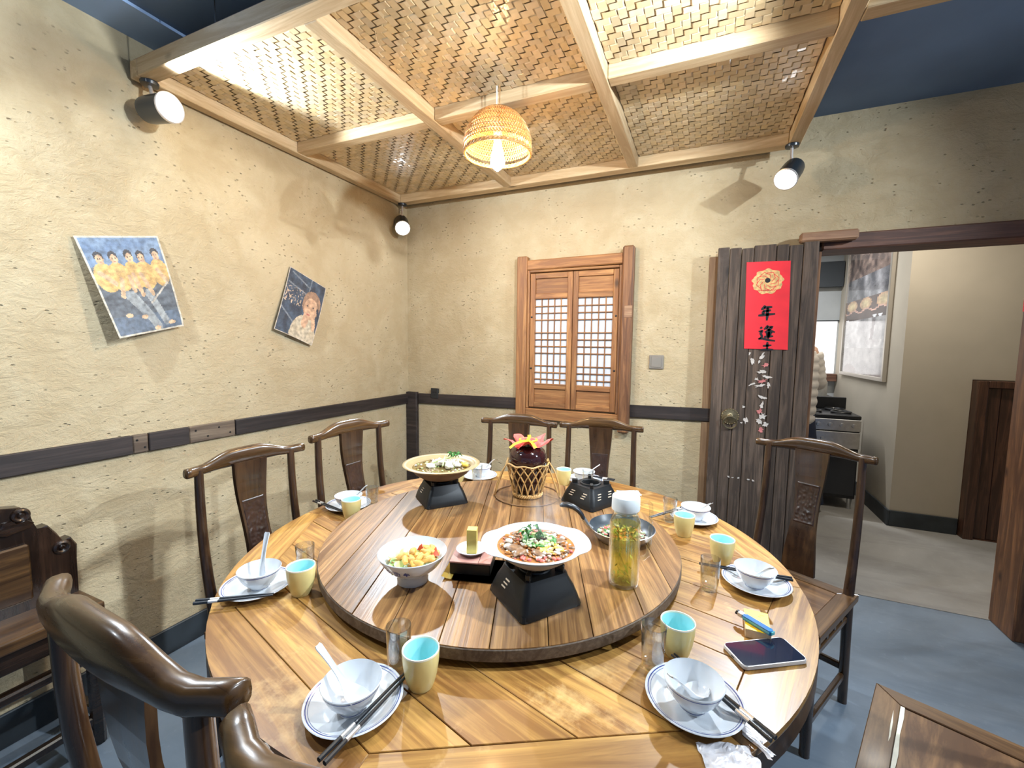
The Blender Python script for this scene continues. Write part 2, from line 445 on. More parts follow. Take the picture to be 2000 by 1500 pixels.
# dado boards on the left wall
t1 = sempty('trim_2'); t1['label'] = 'dado rail of dark and pale boards along the left wall'
ys = [(-5.5,-3.6,0),(-3.598,-1.848,0),(-1.846,-1.793,1),(-1.791,-1.634,0),(-1.632,-1.421,1),(-1.419,-.03,0)]
for i, (a, b, k) in enumerate(ys):
    bm = B(); L = b-a; th = .017 + .004*(i % 2)
    box(bm, -L/2, L/2, -.0385, .0385, 0, th, .003)
    o = obj('board', bm, M['dado_light'] if k else M['dado_dark'], t1, (0, (a+b)/2, .9765), (pi/2, 0, pi/2))
    if k:
        for q in range(2 if L < .1 else 4):
            hb = B(); lathe(hb, [(0,.002),(.004,.002),(.0045,0)], 10)
            obj('nail', hb, M['black_metal'], o, (-L/2+L*(q+.5)/(2 if L < .1 else 4), (-.018 if q % 2 else .016), th))
t2 = sempty('trim_3'); t2['label'] = 'dark dado rail along the back wall'
for a, b, z0 in ((.105,.955,.950),(1.736,2.205,.962)):
    bm = B(); L = b-a; box(bm, -L/2, L/2, -.018, 0, -.039, .039, .003)
    obj('board', bm, M['dado_dark'], t2, ((a+b)/2, 0, z0+.039), (0, radians(-1.0), 0))
struct(obj('trim_4', box(B(), .0, .10, -.035, 0, 0, 1.03, .004), M['dado_dark']), 'dark post in the corner below the dado')
# brown strip of trim between the door and the plaster
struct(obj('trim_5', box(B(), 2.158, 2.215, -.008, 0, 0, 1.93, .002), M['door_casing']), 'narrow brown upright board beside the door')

# ---------------------------------------------------------------- shutter window
w = sempty('window_1', (0, 0, 0)); w['label'] = 'wooden window with two latticed shutters'
def bar(name, x0, x1, z0, z1, y0, y1, mat, parent, bev=.003, rot=0):
    bm = B(); box(bm, -(x1-x0)/2, (x1-x0)/2, y0, y1, -(z1-z0)/2, (z1-z0)/2, bev)
    return obj(name, bm, mat, parent, ((x0+x1)/2, 0, (z0+z1)/2), (0, rot, 0))
bar('post', .955, 1.028, .90, 2.01, -.05, 0, M['shutter'], w, .006)
bar('post', 1.668, 1.738, .855, 2.025, -.065, 0, M['post'], w, .010)
bar('head_rail', 1.026, 1.670, 1.918, 1.985, -.045, 0, M['shutter_h'], w, .006, radians(-.6))
bar('sill_rail', 1.026, 1.670, .895, .970, -.042, 0, M['shutter_h'], w, .005)
bar('inner_stile', 1.029, 1.046, .972, 1.916, -.036, 0, M['shutter'], w)
bar('inner_stile', 1.648, 1.667, .972, 1.916, -.036, 0, M['post'], w)
bar('inner_rail', 1.046, 1.648, 1.900, 1.916, -.036, 0, M['shutter_h'], w)
# butterfly patches
bar('patch', 1.690, 1.736, 1.585, 1.66, -.067, -.02, M['lintel_new'], w, .001)
for lx0, lx1 in ((1.050, 1.346), (1.350, 1.645)):
    sh = bpy.data.objects.new('shutter', None); link(sh, w)
    st = .034
    bar('stile', lx0, lx0+st, .980, 1.894, -.030, -.004, M['shutter'], sh)
    bar('stile', lx1-st, lx1, .980, 1.894, -.030, -.004, M['shutter'], sh)
    a, b = lx0+st, lx1-st
    bar('rail', a, b, 1.858, 1.894, -.028, -.004, M['shutter_h'], sh)
    bar('rail', a, b, 1.722, 1.758, -.028, -.004, M['shutter_h'], sh)
    bar('rail', a, b, 1.110, 1.146, -.028, -.004, M['shutter_h'], sh)
    bar('rail', a, b, .980, 1.016, -.028, -.004, M['shutter_h'], sh)
    bar('panel', a, b, 1.758, 1.858, -.016, -.004, M['shutter_h'], sh, .001)
    bar('panel', a, b, 1.016, 1.110, -.016, -.004, M['shutter_h'], sh, .001)
    bar('pane', a, b, 1.146, 1.722, -.009, -.005, M['paper_pane'], sh, 0)
    for q in range(4):
        x = a + (b-a)*(q+1)/5; bar('lattice_bar', x-.0032, x+.0032, 1.146, 1.722, -.019, -.009, M['shutter'], sh, .001)
    H = 1.722-1.146
    for f in (.085,.165,.245,.395,.475,.555,.635,.785,.865,.945):
        z = 1.722 - H*f; bar('lattice_bar', a, b, z-.0032, z+.0032, -.0205, -.0095, M['shutter_h'], sh, .001)
    for z in (1.60, 1.25):
        kb = B(); lathe(kb, [(0,.004),(.006,.003),(.007,0)], 10)
        obj('peg', kb, M['black_metal'], sh, ((lx0+.012) if lx0 < 1.2 else (lx1-.012), -.030, z), (pi/2, 0, 0))

# ---------------------------------------------------------------- plank door folded back on the wall
d = sempty('door_1', (2.2, -.058, 0)); d['label'] = 'weathered plank door folded back against the wall'
DW, DH = .475, 1.95
fr = [0,.125,.25,.375,.60,.72,.855,1.0]
for i in range(7):
    a, b = fr[i]*DW, fr[i+1]*DW
    bm = B(); box(bm, -(b-a)/2+.0012, (b-a)/2-.0012, -.034, 0, 0, DH-.006*(i % 3), .003)
    obj('plank', bm, M['door'], d, ((a+b)/2, .003*(i % 2), .012))
for z in (.35, 1.55):
    obj('ledge', box(B(), .03, DW-.03, .004, .034, -.04, .04, .003), M['door'], d, (0, 0, z))
# ring pull
rp = bpy.data.objects.new('ring_pull', None); link(rp, d); rp.location = (.106, -.034, 1.016); rp.rotation_euler = (pi/2, 0, 0)
bm = B(); lathe(bm, [(0,.009),(.012,.009),(.016,.006),(.028,.0055),(.036,.0045),(.044,.0035),(.047,0)], 40, mod=lambda a, r, z: r*(1+.03*cos(20*a)) if r > .03 else r)
obj('back_plate', bm, M['brass'], rp, smooth=True)
for k in range(20):
    bm = B(); blob(bm, (.042*cos(2*pi*k/20), .042*sin(2*pi*k/20), .005), .0035, 1, 0)
    obj('stud', bm, M['brass'], rp, smooth=True)
bm = B(); blob(bm, (0,.004,.018), .012, 2, .1)
obj('knob', bm, M['brass'], rp, smooth=True)
bm = B(); tube(bm, [(.035*cos(2*pi*k/40), -.030+.035*sin(2*pi*k/40), .026-.007*(1-sin(2*pi*k/40))) for k in range(40)], .0046, 8, closed=True)
obj('ring', bm, M['brass'], rp, smooth=True)
# torn paper left on the door below the red strip
def scrap(cx, cz, w_, h_, mat, k):
    bm = B(); rr = random.Random(k)
    n = 15; pts = []
    for q in range(n):
        a = 2*pi*q/n; r = .30+.75*rr.random()
        pts.append((w_*r*cos(a)*.6, h_*r*sin(a)*.6))
    prism(bm, pts, 0, .0012)
    obj('paper_scrap', bm, mat, d, (cx, -.0345, cz), (pi/2, rr.uniform(-.5,.5), 0))
for i, (cx, cz, w_, h_, c) in enumerate([(.20,1.335,.020,.045,0),(.185,1.375,.012,.02,0),(.245,1.36,.018,.05,0),(.265,1.315,.040,.022,1),(.235,1.33,.012,.03,0),(.25,1.275,.045,.020,0),(.275,1.25,.05,.018,0),(.225,1.235,.03,.02,0),(.255,1.225,.05,.022,1),(.245,1.20,.06,.018,0),(.285,1.205,.02,.03,0),(.205,1.205,.04,.012,0),(.262,1.135,.050,.022,0),(.258,1.09,.02,.05,0),(.25,1.055,.03,.03,1),(.268,1.03,.035,.04,0),(.25,1.0,.045,.03,0),(.28,.985,.03,.03,0),(.262,.955,.03,.035,1),(.17,1.075,.018,.018,0),(.185,1.0,.022,.035,0),(.165,.985,.014,.012,0),(.115,.668,.014,.010,0),(.135,.664,.012,.008,0),(.165,.667,.012,.009,0),(.215,.664,.016,.010,0),(.24,.662,.016,.009,0)]):
    scrap(cx, cz, w_, h_, M['scrap_red'] if c else M['scrap'], i)

# lintel, pivot block, jamb
struct(obj('trim_6', box(B(), 2.70, 4.3, -.03, .16, 1.925, 2.005, .006), M['lintel']), 'brown beam over the doorway')
struct(obj('trim_7', box(B(), 2.59, 2.84, -.085, -.031, 1.962, 2.012, .008), M['lintel_new']), 'pale wood pivot block above the door')
struct(obj('trim_8', box(B(), OPEN1, OPEN1+.12, -.025, .17, 0, 1.924, .005), M['post']), 'door jamb post')
struct(obj('trim_9', box(B(), OPEN0-.03, OPEN0+.012, -.012, .165, 0, 1.924, .004), M['post']), 'hinge side door jamb')

# ================================================================ hallway and kitchen beyond the door
HX, HY = 3.575, 1.48
wh = B(); box(wh, HX, 3.99, HY, 4.6, 0, CEIL); box(wh, 3.99, 5.2, HY+.02, 4.6, 0, 1.195); box(wh, 3.99, 5.2, HY, 4.6, 1.195, CEIL)
struct(obj('wall_hall', wh, M['hall_paint']))
struct(obj('ceiling_hall', box(B(), 1.0, 6.2, .15, 4.7, CEIL, CEIL+.06), M['kitchen_wall']))
bb = B(); box(bb, HX-.014, HX, HY-.014, 3.2, 0, .13, .003); box(bb, HX, 3.985, HY-.014, HY, 0, .13, .003)
struct(obj('baseboard_hall', bb, M['base_paint']))
struct(obj('wall_kitchen', box(B(), 1.0, HX, 3.3, 3.4, 0, CEIL), M['kitchen_wall']))
struct(obj('wall_passage', box(B(), 1.0, 1.1, .15, 3.3, 0, CEIL), M['kitchen_wall']))
kb = B(); box(kb, 1.2, HX-.01, 3.20, 3.3, 2.12, 2.40)
struct(obj('trim_10', kb, M['dark_wall']), 'dark beam above the kitchen window')
kw = sempty('window_2'); kw['label'] = 'bright kitchen window'
obj('pane', box(B(), 2.3, 3.555, 3.285, 3.295, 1.13, 1.73), M['window_lit'], kw)
obj('sill', box(B(), 2.25, 3.57, 3.20, 3.299, 1.04, 1.125, .005), M['lintel'], kw)
obj('head', box(B(), 2.25, 3.57, 3.27, 3.299, 1.731, 1.745, .002), M['dark_wall'], kw)
for x in (2.31, 2.72, 3.13): obj('mullion', box(B(), x-.012, x+.012, 3.27, 3.284, 1.13, 1.73), M['kitchen_wall'], kw)
# hall wooden door with a bright crack
hd = sempty('door_2'); hd['label'] = 'dark wooden hall door left ajar'
obj('frame_post', box(B(), 3.992, 4.05, 1.40, 1.499, 0, 1.19, .004), M['hall_wood'], hd)
obj('frame_head', box(B(), 4.05, 4.60, 1.40, 1.499, 1.14, 1.19, .004), M['hall_wood'], hd)
obj('panel', box(B(), 4.051, 4.13, 1.43, 1.47, .01, 1.138, .003), M['hall_wood'], hd)
obj('panel', box(B(), 4.134, 4.255, 1.435, 1.475, .01, 1.138, .003), M['hall_wood'], hd)
obj('panel', box(B(), 4.28, 4.55, 1.435, 1.475, .01, 1.138, .003), M['hall_wood'], hd)
obj('threshold', box(B(), 4.05, 4.6, 1.42, 1.499, 0, .009), M['hall_wood'], hd)
obj('lit_gap', box(B(), 4.257, 4.278, 1.482, 1.49, .02, 1.13), M['gap_light'], hd)

# kitchen ceiling light (a real tube, above the passage)
kl = thing('tube_light', 'ceiling tube light above the kitchen passage', 'lamp', (2.6, 2.2, 0))
obj('housing', box(B(), -.6, .6, -.05, .05, CEIL-.05, CEIL-.001, .005), M['white_plastic'], kl)
obj('tube', tube(B(), [(-.57, 0, CEIL-.065), (.57, 0, CEIL-.065)], .013, 12), M['kitchen_light'], kl, smooth=True)
la = bpy.data.lights.new('kitchen_tube_light', 'AREA'); la.shape = 'RECTANGLE'; la.size = 1.1; la.size_y = .03; la.energy = 22; la.color = (.95,.97,1.0)
lo = bpy.data.objects.new('tube_glow', la); link(lo, kl); lo.location = (0, 0, CEIL-.085)
hl = thing('ceiling_light', 'round ceiling light in the hallway', 'lamp', (3.45, .85, 0))
obj('housing', lathe(B(), [(0,-.001),(.13,-.001),(.14,-.03),(.12,-.032),(0,-.032)], 32, cz=CEIL), M['white_plastic'], hl, smooth=True)
obj('diffuser', lathe(B(), [(.12,-.033),(.11,-.05),(.07,-.062),(0,-.066)], 32, cz=CEIL), emit('lit_diffuser', (1.0,.93,.82), 3), hl, smooth=True)
la = bpy.data.lights.new('hall_disc_light', 'AREA'); la.shape = 'DISK'; la.size = .22; la.energy = 11; la.color = (1.0,.92,.80)
lo = bpy.data.objects.new('hall_glow', la); link(lo, hl); lo.location = (0, 0, CEIL-.075)

# ================================================================ hanging ceiling panel
ZB, ZT = 2.44, 2.506
hp = thing('hanging_ceiling_panel', 'hanging pine frame filled with woven bamboo mats above the table', 'ceiling panel', (0, 0, 0))
XL, XR, YB, YF = .015, 2.554, -.092, -1.777
def beam(x0, x1, y0, y1, z0=ZB, z1=ZT, name='beam', mat=None):
    lx = (x1-x0) > (y1-y0)
    bm = B(); box(bm, -(x1-x0)/2, (x1-x0)/2, -(y1-y0)/2, (y1-y0)/2, z0, z1, .003)
    return obj(name, bm, mat or M['beam' if lx else 'beam_y'], hp, ((x0+x1)/2, (y0+y1)/2, 0))
beam(XL, XL+.05, YF, YB, name='frame_beam'); beam(XR-.055, XR, YF, YB, name='frame_beam')
beam(XL+.051, XR-.056, YB-.07, YB, name='frame_beam'); beam(XL+.051, XR-.056, YF, YF+.06, name='frame_beam')
TY0, TY1 = -1.045, -.985
C1a, C1b, C2a, C2b = .898, .954, 1.700, 1.756
for a, b in ((XL+.051, C1a-.001), (C1b+.001, C2a-.001), (C2b+.001, XR-.056)): beam(a, b, TY0, TY1, ZB+.004, name='cross_beam')
for a, b in ((C1a, C1b), (C2a, C2b)): beam(a, b, YF+.061, YB-.071, ZB, name='long_beam')
beam(XR+.001, 3.6, -1.10, -1.035, name='side_beam')
def weave(x0, x1, y0, y1, z, seed):
    rr = random.Random(seed); p = .0265
    nx, ny = int((x1-x0)/p), int((y1-y0)/p); px, py = (x1-x0)/nx, (y1-y0)/ny
    bm = B(); cl = bm.loops.layers.float_color.new('print')
    ph = rr.randint(0, 3)
    def strip(pts, w, side, colr):
        prev = None
        for P in pts:
            cur = (bm.verts.new(P-side*w*.5), bm.verts.new(P+side*w*.5))
            if prev:
                f = bm.faces.new((prev[0], prev[1], cur[1], cur[0]))
                for l in f.loops: l[cl] = colr
            prev = cur
    def colour():
        k = rr.uniform(.78, 1.1); y = rr.uniform(-.05, .05)
        return (.70*k, (.545+y*.4)*k, (.33+y)*k, 1)
    for i in range(nx):
        x = x0+(i+.5)*px + rr.uniform(-.001, .001); c = colour(); pts = []; w = px*rr.uniform(.93, 1.03)
        for j in range(ny):
            over = ((i+j+ph) % 4) < 2
            h = -.0030 if over else .0030
            for f in (.22, .78): pts.append(Vector((x, y0+(j+f)*py, z+h+rr.uniform(-.0006, .0006))))
        strip(pts, w, Vector((1,0,0)), c)
    for j in range(ny):
        y = y0+(j+.5)*py + rr.uniform(-.001, .001); c = colour(); pts = []; w = py*rr.uniform(.93, 1.03)
        for i in range(nx):
            over = ((i+j+ph) % 4) < 2
            h = .0030 if over else -.0030
            for f in (.22, .78): pts.append(Vector((x0+(i+f)*px, y, z+h+rr.uniform(-.0006, .0006))))
        strip(pts, w, Vector((0,1,0)), c)
    o = obj('woven_mat', bm, M['bamboo'], hp); stuff(o)
    return o
cols = [(XL+.052, C1a-.002), (C1b+.002, C2a-.002), (C2b+.002, XR-.058)]
k = 0
for (a, b) in cols:
    for (c, e) in ((TY1+.002, YB-.072), (YF+.062, TY0-.002)):
        weave(a, b, c, e, ZT-.0085, k); k += 1
obj('backing_board', box(B(), XL+.01, XR-.01, YF+.01, YB-.01, ZT+.001, ZT+.009), M['lintel_new'], hp)
# loose bamboo splinters hanging from the mats
for (x, y, a) in ((1.12,-1.45,.4),(1.10,-1.42,1.2),(1.05,-1.55,2.0)):
    bm = B(); tube(bm, [(x+.03*t*cos(a), y+.03*t*sin(a), ZT-.018-.02*sin(t*1.6)) for t in (0,.4,.8,1.2,1.6)], .0012, 4)
    obj('splinter', bm, M['beam'], hp)
for (x, y) in ((.50,-1.745),(.5,-.13),(2.1,-1.745),(2.1,-.13)):
    obj('hanger_wire', tube(B(), [(x, y, ZT), (x, y, CEIL)], .002, 6), M['black_metal'], hp)

# ================================================================ spotlights
def aim_rot(d):
    return Vector(d).normalized().to_track_quat('-Z', 'Y')
def spotlight(key, canopy, head, aim, label, size=120, blend=.35, drop=None):
    t = thing('track_spotlight', label, 'spotlight', canopy, 0, 'track spotlights')
    c = Vector(canopy); h = Vector(head)-c; q = aim_rot(aim)
    obj('canopy', lathe(B(), [(0,0),(.030,0),(.032,-.004),(.030,-.014),(.010,-.017),(0,-.017)], 24), M['lamp_black'], t, smooth=True)
    d = Vector(aim).normalized(); back = h - d*.018
    bm = B(); tube(bm, [(0,0,-.015), (h.x*.2, h.y*.2, h.z*.35), (back.x*.8, back.y*.8, back.z*.75), tuple(back+Vector((0,0,.036)))], [.007,.007,.007,.007], 8)
    obj('bracket', bm, M['lamp_steel'], t, smooth=True)
    bm = B(); lathe(bm, [(x*1.24, z*1.24) for x, z in [(0,.055),(.030,.055),(.038,.048),(.0405,.030),(.042,-.045),(.0425,-.052),(.038,-.054),(.036,-.046),(.033,-.042)]], 32)
    o = obj('housing', bm, M['lamp_black'], t, tuple(h), smooth=True); o.rotation_mode = 'QUATERNION'; o.rotation_quaternion = q
    bm = B(); lathe(bm, [(x*1.24, z*1.24) for x, z in [(.0425,-.047),(.0445,-.049),(.0445,-.055),(.041,-.057),(.0385,-.0545)]], 32)
    r = obj('bezel', bm, M['lamp_steel'], o, smooth=True)
    bm = B(); lathe(bm, [(x*1.24, z*1.24) for x, z in [(.0355,-.047),(.025,-.0495),(0,-.051)]], 32)
    obj('lens', bm, M['lens'], o, smooth=True)
    ld = bpy.data.lights.new('spot_'+key, 'SPOT'); ld.energy = SPOT_W[key]; ld.color = WHITE
    ld.spot_size = radians(size); ld.spot_blend = blend; ld.shadow_soft_size = .028
    lo_ = bpy.data.objects.new('beam_light', ld); link(lo_, o); lo_.location = (0, 0, -.076)
    return t
spotlight('L1', (.062, -1.735, ZB), (.120, -1.740, 2.322), (.95, .10, -.06), 'black track spotlight nearest the group photograph, on the frame corner', 150, .3)
spotlight('L2', (.062, -.135, ZB), (.072, -.155, 2.285), (1.35, -1.45, -1.5), 'black track spotlight in the corner where the two walls meet', 84, .7)
spotlight('L3', (2.515, -.150, ZB), (2.510, -.178, 2.292), (-.85, -1.5, -1.5), 'black track spotlight above the plank door', 84, .7)
spotlight('L4', (2.51, -1.735, ZB), (2.49, -1.735, 2.32), (-1.0, .30, -.30), 'black track spotlight on the frame corner over the chair with cracked seat', 150, .4)
spotlight('L5', (4.5, -1.55, CEIL), (4.48, -1.55, 2.545), (-1.0, .0, -.30), 'black track spotlight on the ceiling beyond the doorway side', 110, .5)
spotlight('L6', (.50, -2.75, CEIL), (.50, -2.75, 2.54), (.0, .60, -.80), 'black track spotlight on the ceiling above the carved bench', 104, .5)

# ================================================================ pendant lamp
pl = thing('pendant_lamp', 'woven bamboo dome pendant lamp with a lit bulb', 'pendant lamp', (1.31, -1.10, 2.21))
pprof = [(.1400,0),(.1425,.03),(.1395,.06),(.130,.09),(.114,.12),(.092,.147),(.064,.168),(.034,.180),(.010,.184)]
def pr(t):
    s = t*(len(pprof)-1); i = min(int(s), len(pprof)-2); f = s-i
    return pprof[i][0]*(1-f)+pprof[i+1][0]*f, pprof[i][1]*(1-f)+pprof[i+1][1]*f
sb = B()
NS = 72
for k in range(NS):
    for sg in (-1, 1):
        pts = []
        for j in range(15):
            t = .12 + .82*j/14; r, z = pr(t); a = 2*pi*k/NS + sg*t*1.15
            off = .0016*sg*(1 if (j % 2) else -1)
            pts.append(((r+off)*cos(a), (r+off)*sin(a), z))
        tube(sb, pts, .0025, 4, caps=False)
o = obj('shade', sb, M['bamboo_shade'], pl, smooth=True)
for t, rad in ((.20,.0028),(.28,.0028),(.36,.0022),(.50,.0020),(.64,.002),(.78,.002)):
    r, z = pr(t); hb = B(); tube(hb, [(r*cos(2*pi*k/64), r*sin(2*pi*k/64), z) for k in range(64)], rad, 5, closed=True)
    obj('hoop', hb, M['bamboo_shade'], o, smooth=True)
rb = B()
for ph in (0, pi):
    tube(rb, [((.1405+.003*cos(26*2*pi*k/260+ph))*cos(2*pi*k/260), (.1405+.003*cos(26*2*pi*k/260+ph))*sin(2*pi*k/260), .006+.005*sin(26*2*pi*k/260+ph)) for k in range(260)], .0042, 6, closed=True)
tube(rb, [(.140*cos(2*pi*k/64), .140*sin(2*pi*k/64), .002) for k in range(64)], .005, 6, closed=True)
obj('braided_rim', rb, M['bamboo_shade'], o, smooth=True)
cb = B(); lathe(cb, [(.046,.176),(.030,.184),(.012,.188),(0,.189)], 24)
obj('cap', cb, M['bamboo_shade'], o, smooth=True)
obj('socket', lathe(B(), [(0,.12),(.012,.12),(.018,.11),(.018,.075),(.015,.068),(0,.068)], 20), M['white_plastic'], pl, smooth=True)
obj('bulb', lathe(B(), [(.013,.068),(.0145,.055),(.019,.03),(.027,-.005),(.031,-.030),(.029,-.044),(.018,-.056),(.006,-.066),(0,-.070)], 28), emit('lit_filament_bulb_glass', (1.0,.66,.32), PENDANT_W*16), pl, smooth=True)
for dx in (-.006, .008):
    obj('cord', tube(B(), [(dx*.5, 0, .12), (dx, 0, .19), (dx, .0, ZT-.018-2.21)], .0022, 6), M['white_plastic'] if dx < 0 else M['bamboo_shade'], pl)

# ================================================================ dining table
TX, TY, TZ, TR = 1.599, -1.558, .75, .828
BA = radians(-16)        # direction of the boards
tb = thing('round_dining_table', 'large round honey-coloured plank dining table', 'table', (TX, TY, 0), BA)
AP = .715                # apothem of the inner board field
octo = [(AP/cos(pi/8)*cos(pi/8+k*pi/4), AP/cos(pi/8)*sin(pi/8+k*pi/4)) for k in range(8)]
edges_ = [-.72,-.60,-.475,-.345,-.23,-.10,.025,.14,.27,.40,.51,.635,.72]
for a, b in zip(edges_[:-1], edges_[1:]):
    poly = clip_poly(clip_poly(octo, 0, 1, b-.0010), 0, -1, -(a+.0010))
    if len(poly) < 3: continue
    cy = (a+b)/2
    bm = B(); prism(bm, [(p[0], p[1]-cy) for p in poly], TZ-.042, TZ-random.uniform(0,.0006), .0010)
    obj('board', bm, M['table'], tb, (0, cy, 0))
for k in range(8):
    a0, a1 = pi/8+k*pi/4, pi/8+(k+1)*pi/4; am = (a0+a1)/2; g = .0011
    arc = []
    for q in range(17):
        a = a0+(a1-a0)*q/16; arc.append((TR*cos(a), TR*sin(a)))
    inner = [((AP+g)/cos(pi/8)*cos(a1), (AP+g)/cos(pi/8)*sin(a1)), ((AP+g)/cos(pi/8)*cos(a0), (AP+g)/cos(pi/8)*sin(a0))]
    poly = arc+inner
    # frame of the segment: local x tangential
    R_ = am+pi/2
    loc = [(p[0]*cos(-R_)-p[1]*sin(-R_), p[0]*sin(-R_)+p[1]*cos(-R_)) for p in poly]
    bm = B(); prism(bm, loc, TZ-.045, TZ-random.uniform(0,.0006), .0016)
    obj('rim_segment', bm, M['table'], tb, (0,0,0), (0,0,R_))
obj('edge_band', lathe(B(), [(TR-.04,TZ-.062),(TR-.004,TZ-.062),(TR+.0008,TZ-.056),(TR+.0008,TZ-.012),(TR-.004,TZ-.010)], 96), M['table_edge'], tb, smooth=True)
obj('underside', lathe(B(), [(0,TZ-.062),(TR-.04,TZ-.062),(TR-.04,TZ-.046),(0,TZ-.046)], 64), M['table_edge'], tb)
obj('pedestal', lathe(B(), [(.28,TZ-.063),(.26,TZ-.10),(.14,TZ-.14),(.11,.50),(.13,.30),(.16,.16),(.15,.13),(0,.13)], 40), M['table_edge'], tb, smooth=True)
for k in range(4):
    a = k*pi/2+.4; bm = B()
    tube(bm, [(.06*cos(a), .06*sin(a), .16), (.2*cos(a), .2*sin(a), .13), (.32*cos(a), .32*sin(a), .05), (.38*cos(a), .38*sin(a), .03)], [.05,.045,.035,.03], 10)
    obj('foot', bm, M['table_edge'], tb, smooth=True)
# scratches and white wear on the top
for (x, y, a, L_) in ((2.09,-1.905,-.5,.045),(1.31,-2.21,-.4,.04),(1.44,-2.25,-.3,.03)):
    pass

# ---------------------------------------------------------------- turntable
LX, LY, LZ, LR = 1.570, -1.583, .795, .548
lz = thing('lazy_susan', 'round worn plank turntable standing on the dining table', 'turntable', (LX, LY, TZ), radians(110.5))
full = circle_poly(LR, 120)
e2 = [-.56,-.455,-.36,-.235,-.14,-.02,.085,.20,.30,.415,.56]
for a, b in zip(e2[:-1], e2[1:]):
    poly = clip_poly(clip_poly(full, 0, 1, b-.0009), 0, -1, -(a+.0009))
    cy = (a+b)/2; bm = B(); prism(bm, [(p[0], p[1]-cy) for p in poly], LZ-TZ-.026, LZ-TZ-random.uniform(0,.0008), .0010)
    obj('board', bm, M['lazy'], lz, (0, cy, 0))
obj('rim_band', lathe(B(), [(LR-.02,.0170),(LR+.0015,.0170),(LR+.0022,.022),(LR+.0018,.041),(LR-.0005,.0435)], 120), M['dado_light'], lz, smooth=True)
obj('under_ring', lathe(B(), [(0,.0005),(.16,.0005),(.17,.006),(LR-.03,.008),(LR-.02,.0168),(0,.0168)], 80), M['black_metal'], lz)

# ================================================================ chairs
MESH = {}
def cached(key, fn, smooth=True, angle=35):
    if key not in MESH: MESH[key] = mesh_of(fn(), key, smooth, angle)
    return MESH[key]
def crest_bm():
    bm = B(); rings = []
    W = .215
    ts = [-1,-.985,-.9,-.8,-.68,-.55,-.45,-.36,-.26,-.12,0,.12,.26,.36,.45,.55,.68,.8,.9,.985,1]
    for t in ts:
        a = abs(t)
        sm = lambda e0, e1, x: max(0, min(1, (x-e0)/(e1-e0)))**2*(3-2*max(0, min(1, (x-e0)/(e1-e0))))
        plateau = 1-sm(.20, .74, a)
        hh = .0158 + .0150*plateau; hy = .0155 + .003*plateau
        if a > .95: hh *= 1.0 if a < .99 else .82; hy *= 1.0 if a < .99 else .82
        zc = .986 + .012*plateau - .004*sm(.45, .75, a) + .003*sm(.8, 1.0, a)
        yc = -.246 - .022*(1-a*a) + .012*sm(.75, 1.0, a)
        ring = []
        for q in range(14):
            th = 2*pi*q/14; cs, sn = cos(th), sin(th)
            p = .75
            ring.append((t*W, yc+hy*math.copysign(abs(cs)**p, cs), zc+hh*math.copysign(abs(sn)**p, sn)))
        rings.append(ring)
    loft(bm, rings); return bm
def post_path(s, z):
    """rear post centre line: x, y at height z"""
    f = max(0, (z-.46)/.52)
    y = -.178 - .070*f - .020*sin(pi*f)
    if z < .46: y = -.178 - .035*(1-z/.46)
    return Vector((s*(.174-.006*f), y, z))
def post_bm(s):
    bm = B(); zs = [0,.1,.25,.40,.47,.55,.63,.71,.79,.87,.94,.985]
    tube(bm, [post_path(s, z) for z in zs], [.016,.0165,.017,.018,.018,.0165,.0155,.015,.0145,.014,.0135,.013], 12); return bm
def splat_at(u, v):
    """u across -1..1, v up 0..1"""
    z = .478+v*.502
    w_ = .056 + .006*cos(v*2*pi) - .004*sin(v*pi)
    y = -.172 - .018*v - .052*v*v - .022*sin(pi*v) + .020*sin(2*pi*v)*.5
    return Vector((u*w_, y, z))
def splat_bm():
    bm = B()
    rings = []
    for j in range(15):
        v = j/14; a, b = splat_at(-1, v), splat_at(1, v); th = .0065
        rings.append([a+Vector((0,-th,0)), a+Vector((.002,th,0)), b+Vector((-.002,th,0)), b+Vector((0,-th,0))])
    loft(bm, rings); return bm
def carve_bm():
    bm = B()
    def fn(u, v):
        p = splat_at((u-.5)*1.62, .40+v*.33)
        e = min(u, 1-u, v, 1-v)
        nn = noise.noise(Vector((u*5.5, v*8.5, 1.3)))*.5 + noise.noise(Vector((u*11, v*16, 4.0)))*.35
        h = .0065 + (.0022 if e < .06 else (.0005+.0052*abs(nn)))
        if e <= .001: h = .0060
        return p+Vector((0, h, 0))
    grid(bm, 26, 44, fn); return bm
def seat_frame_bm(): 
    bm = B(); W, Dp, w_ = .200, .205, .055; z0, z1 = .437, .462
    for (poly) in ([(-W,Dp),(W,Dp),(W-w_,Dp-w_),(-W+w_,Dp-w_)],[(W,-Dp),(-W,-Dp),(-W+w_,-Dp+w_),(W-w_,-Dp+w_)],[(W,Dp),(W,-Dp),(W-w_,-Dp+w_),(W-w_,Dp-w_)],[(-W,-Dp),(-W,Dp),(-W+w_,Dp-w_),(-W+w_,-Dp+w_)]):
        prism(bm, poly, z0, z1, .0015)
    return bm
def member(k):
    W, Dp, w_ = .200, .205, .055
    polys = [[(-W,Dp),(-W+w_,Dp-w_),(W-w_,Dp-w_),(W,Dp)],[(W,-Dp),(W-w_,-Dp+w_),(-W+w_,-Dp+w_),(-W,-Dp)],[(W,Dp),(W-w_,Dp-w_),(W-w_,-Dp+w_),(W,-Dp)],[(-W,-Dp),(-W+w_,-Dp+w_),(-W+w_,Dp-w_),(-W,Dp)]]
    bm = B(); prism(bm, polys[k][::-1], .437, .462, .0018); return bm
def spindle_bm(x0, x1, y0, y1, z0, z1): return box(B(), x0, x1, y0, y1, z0, z1, .002)
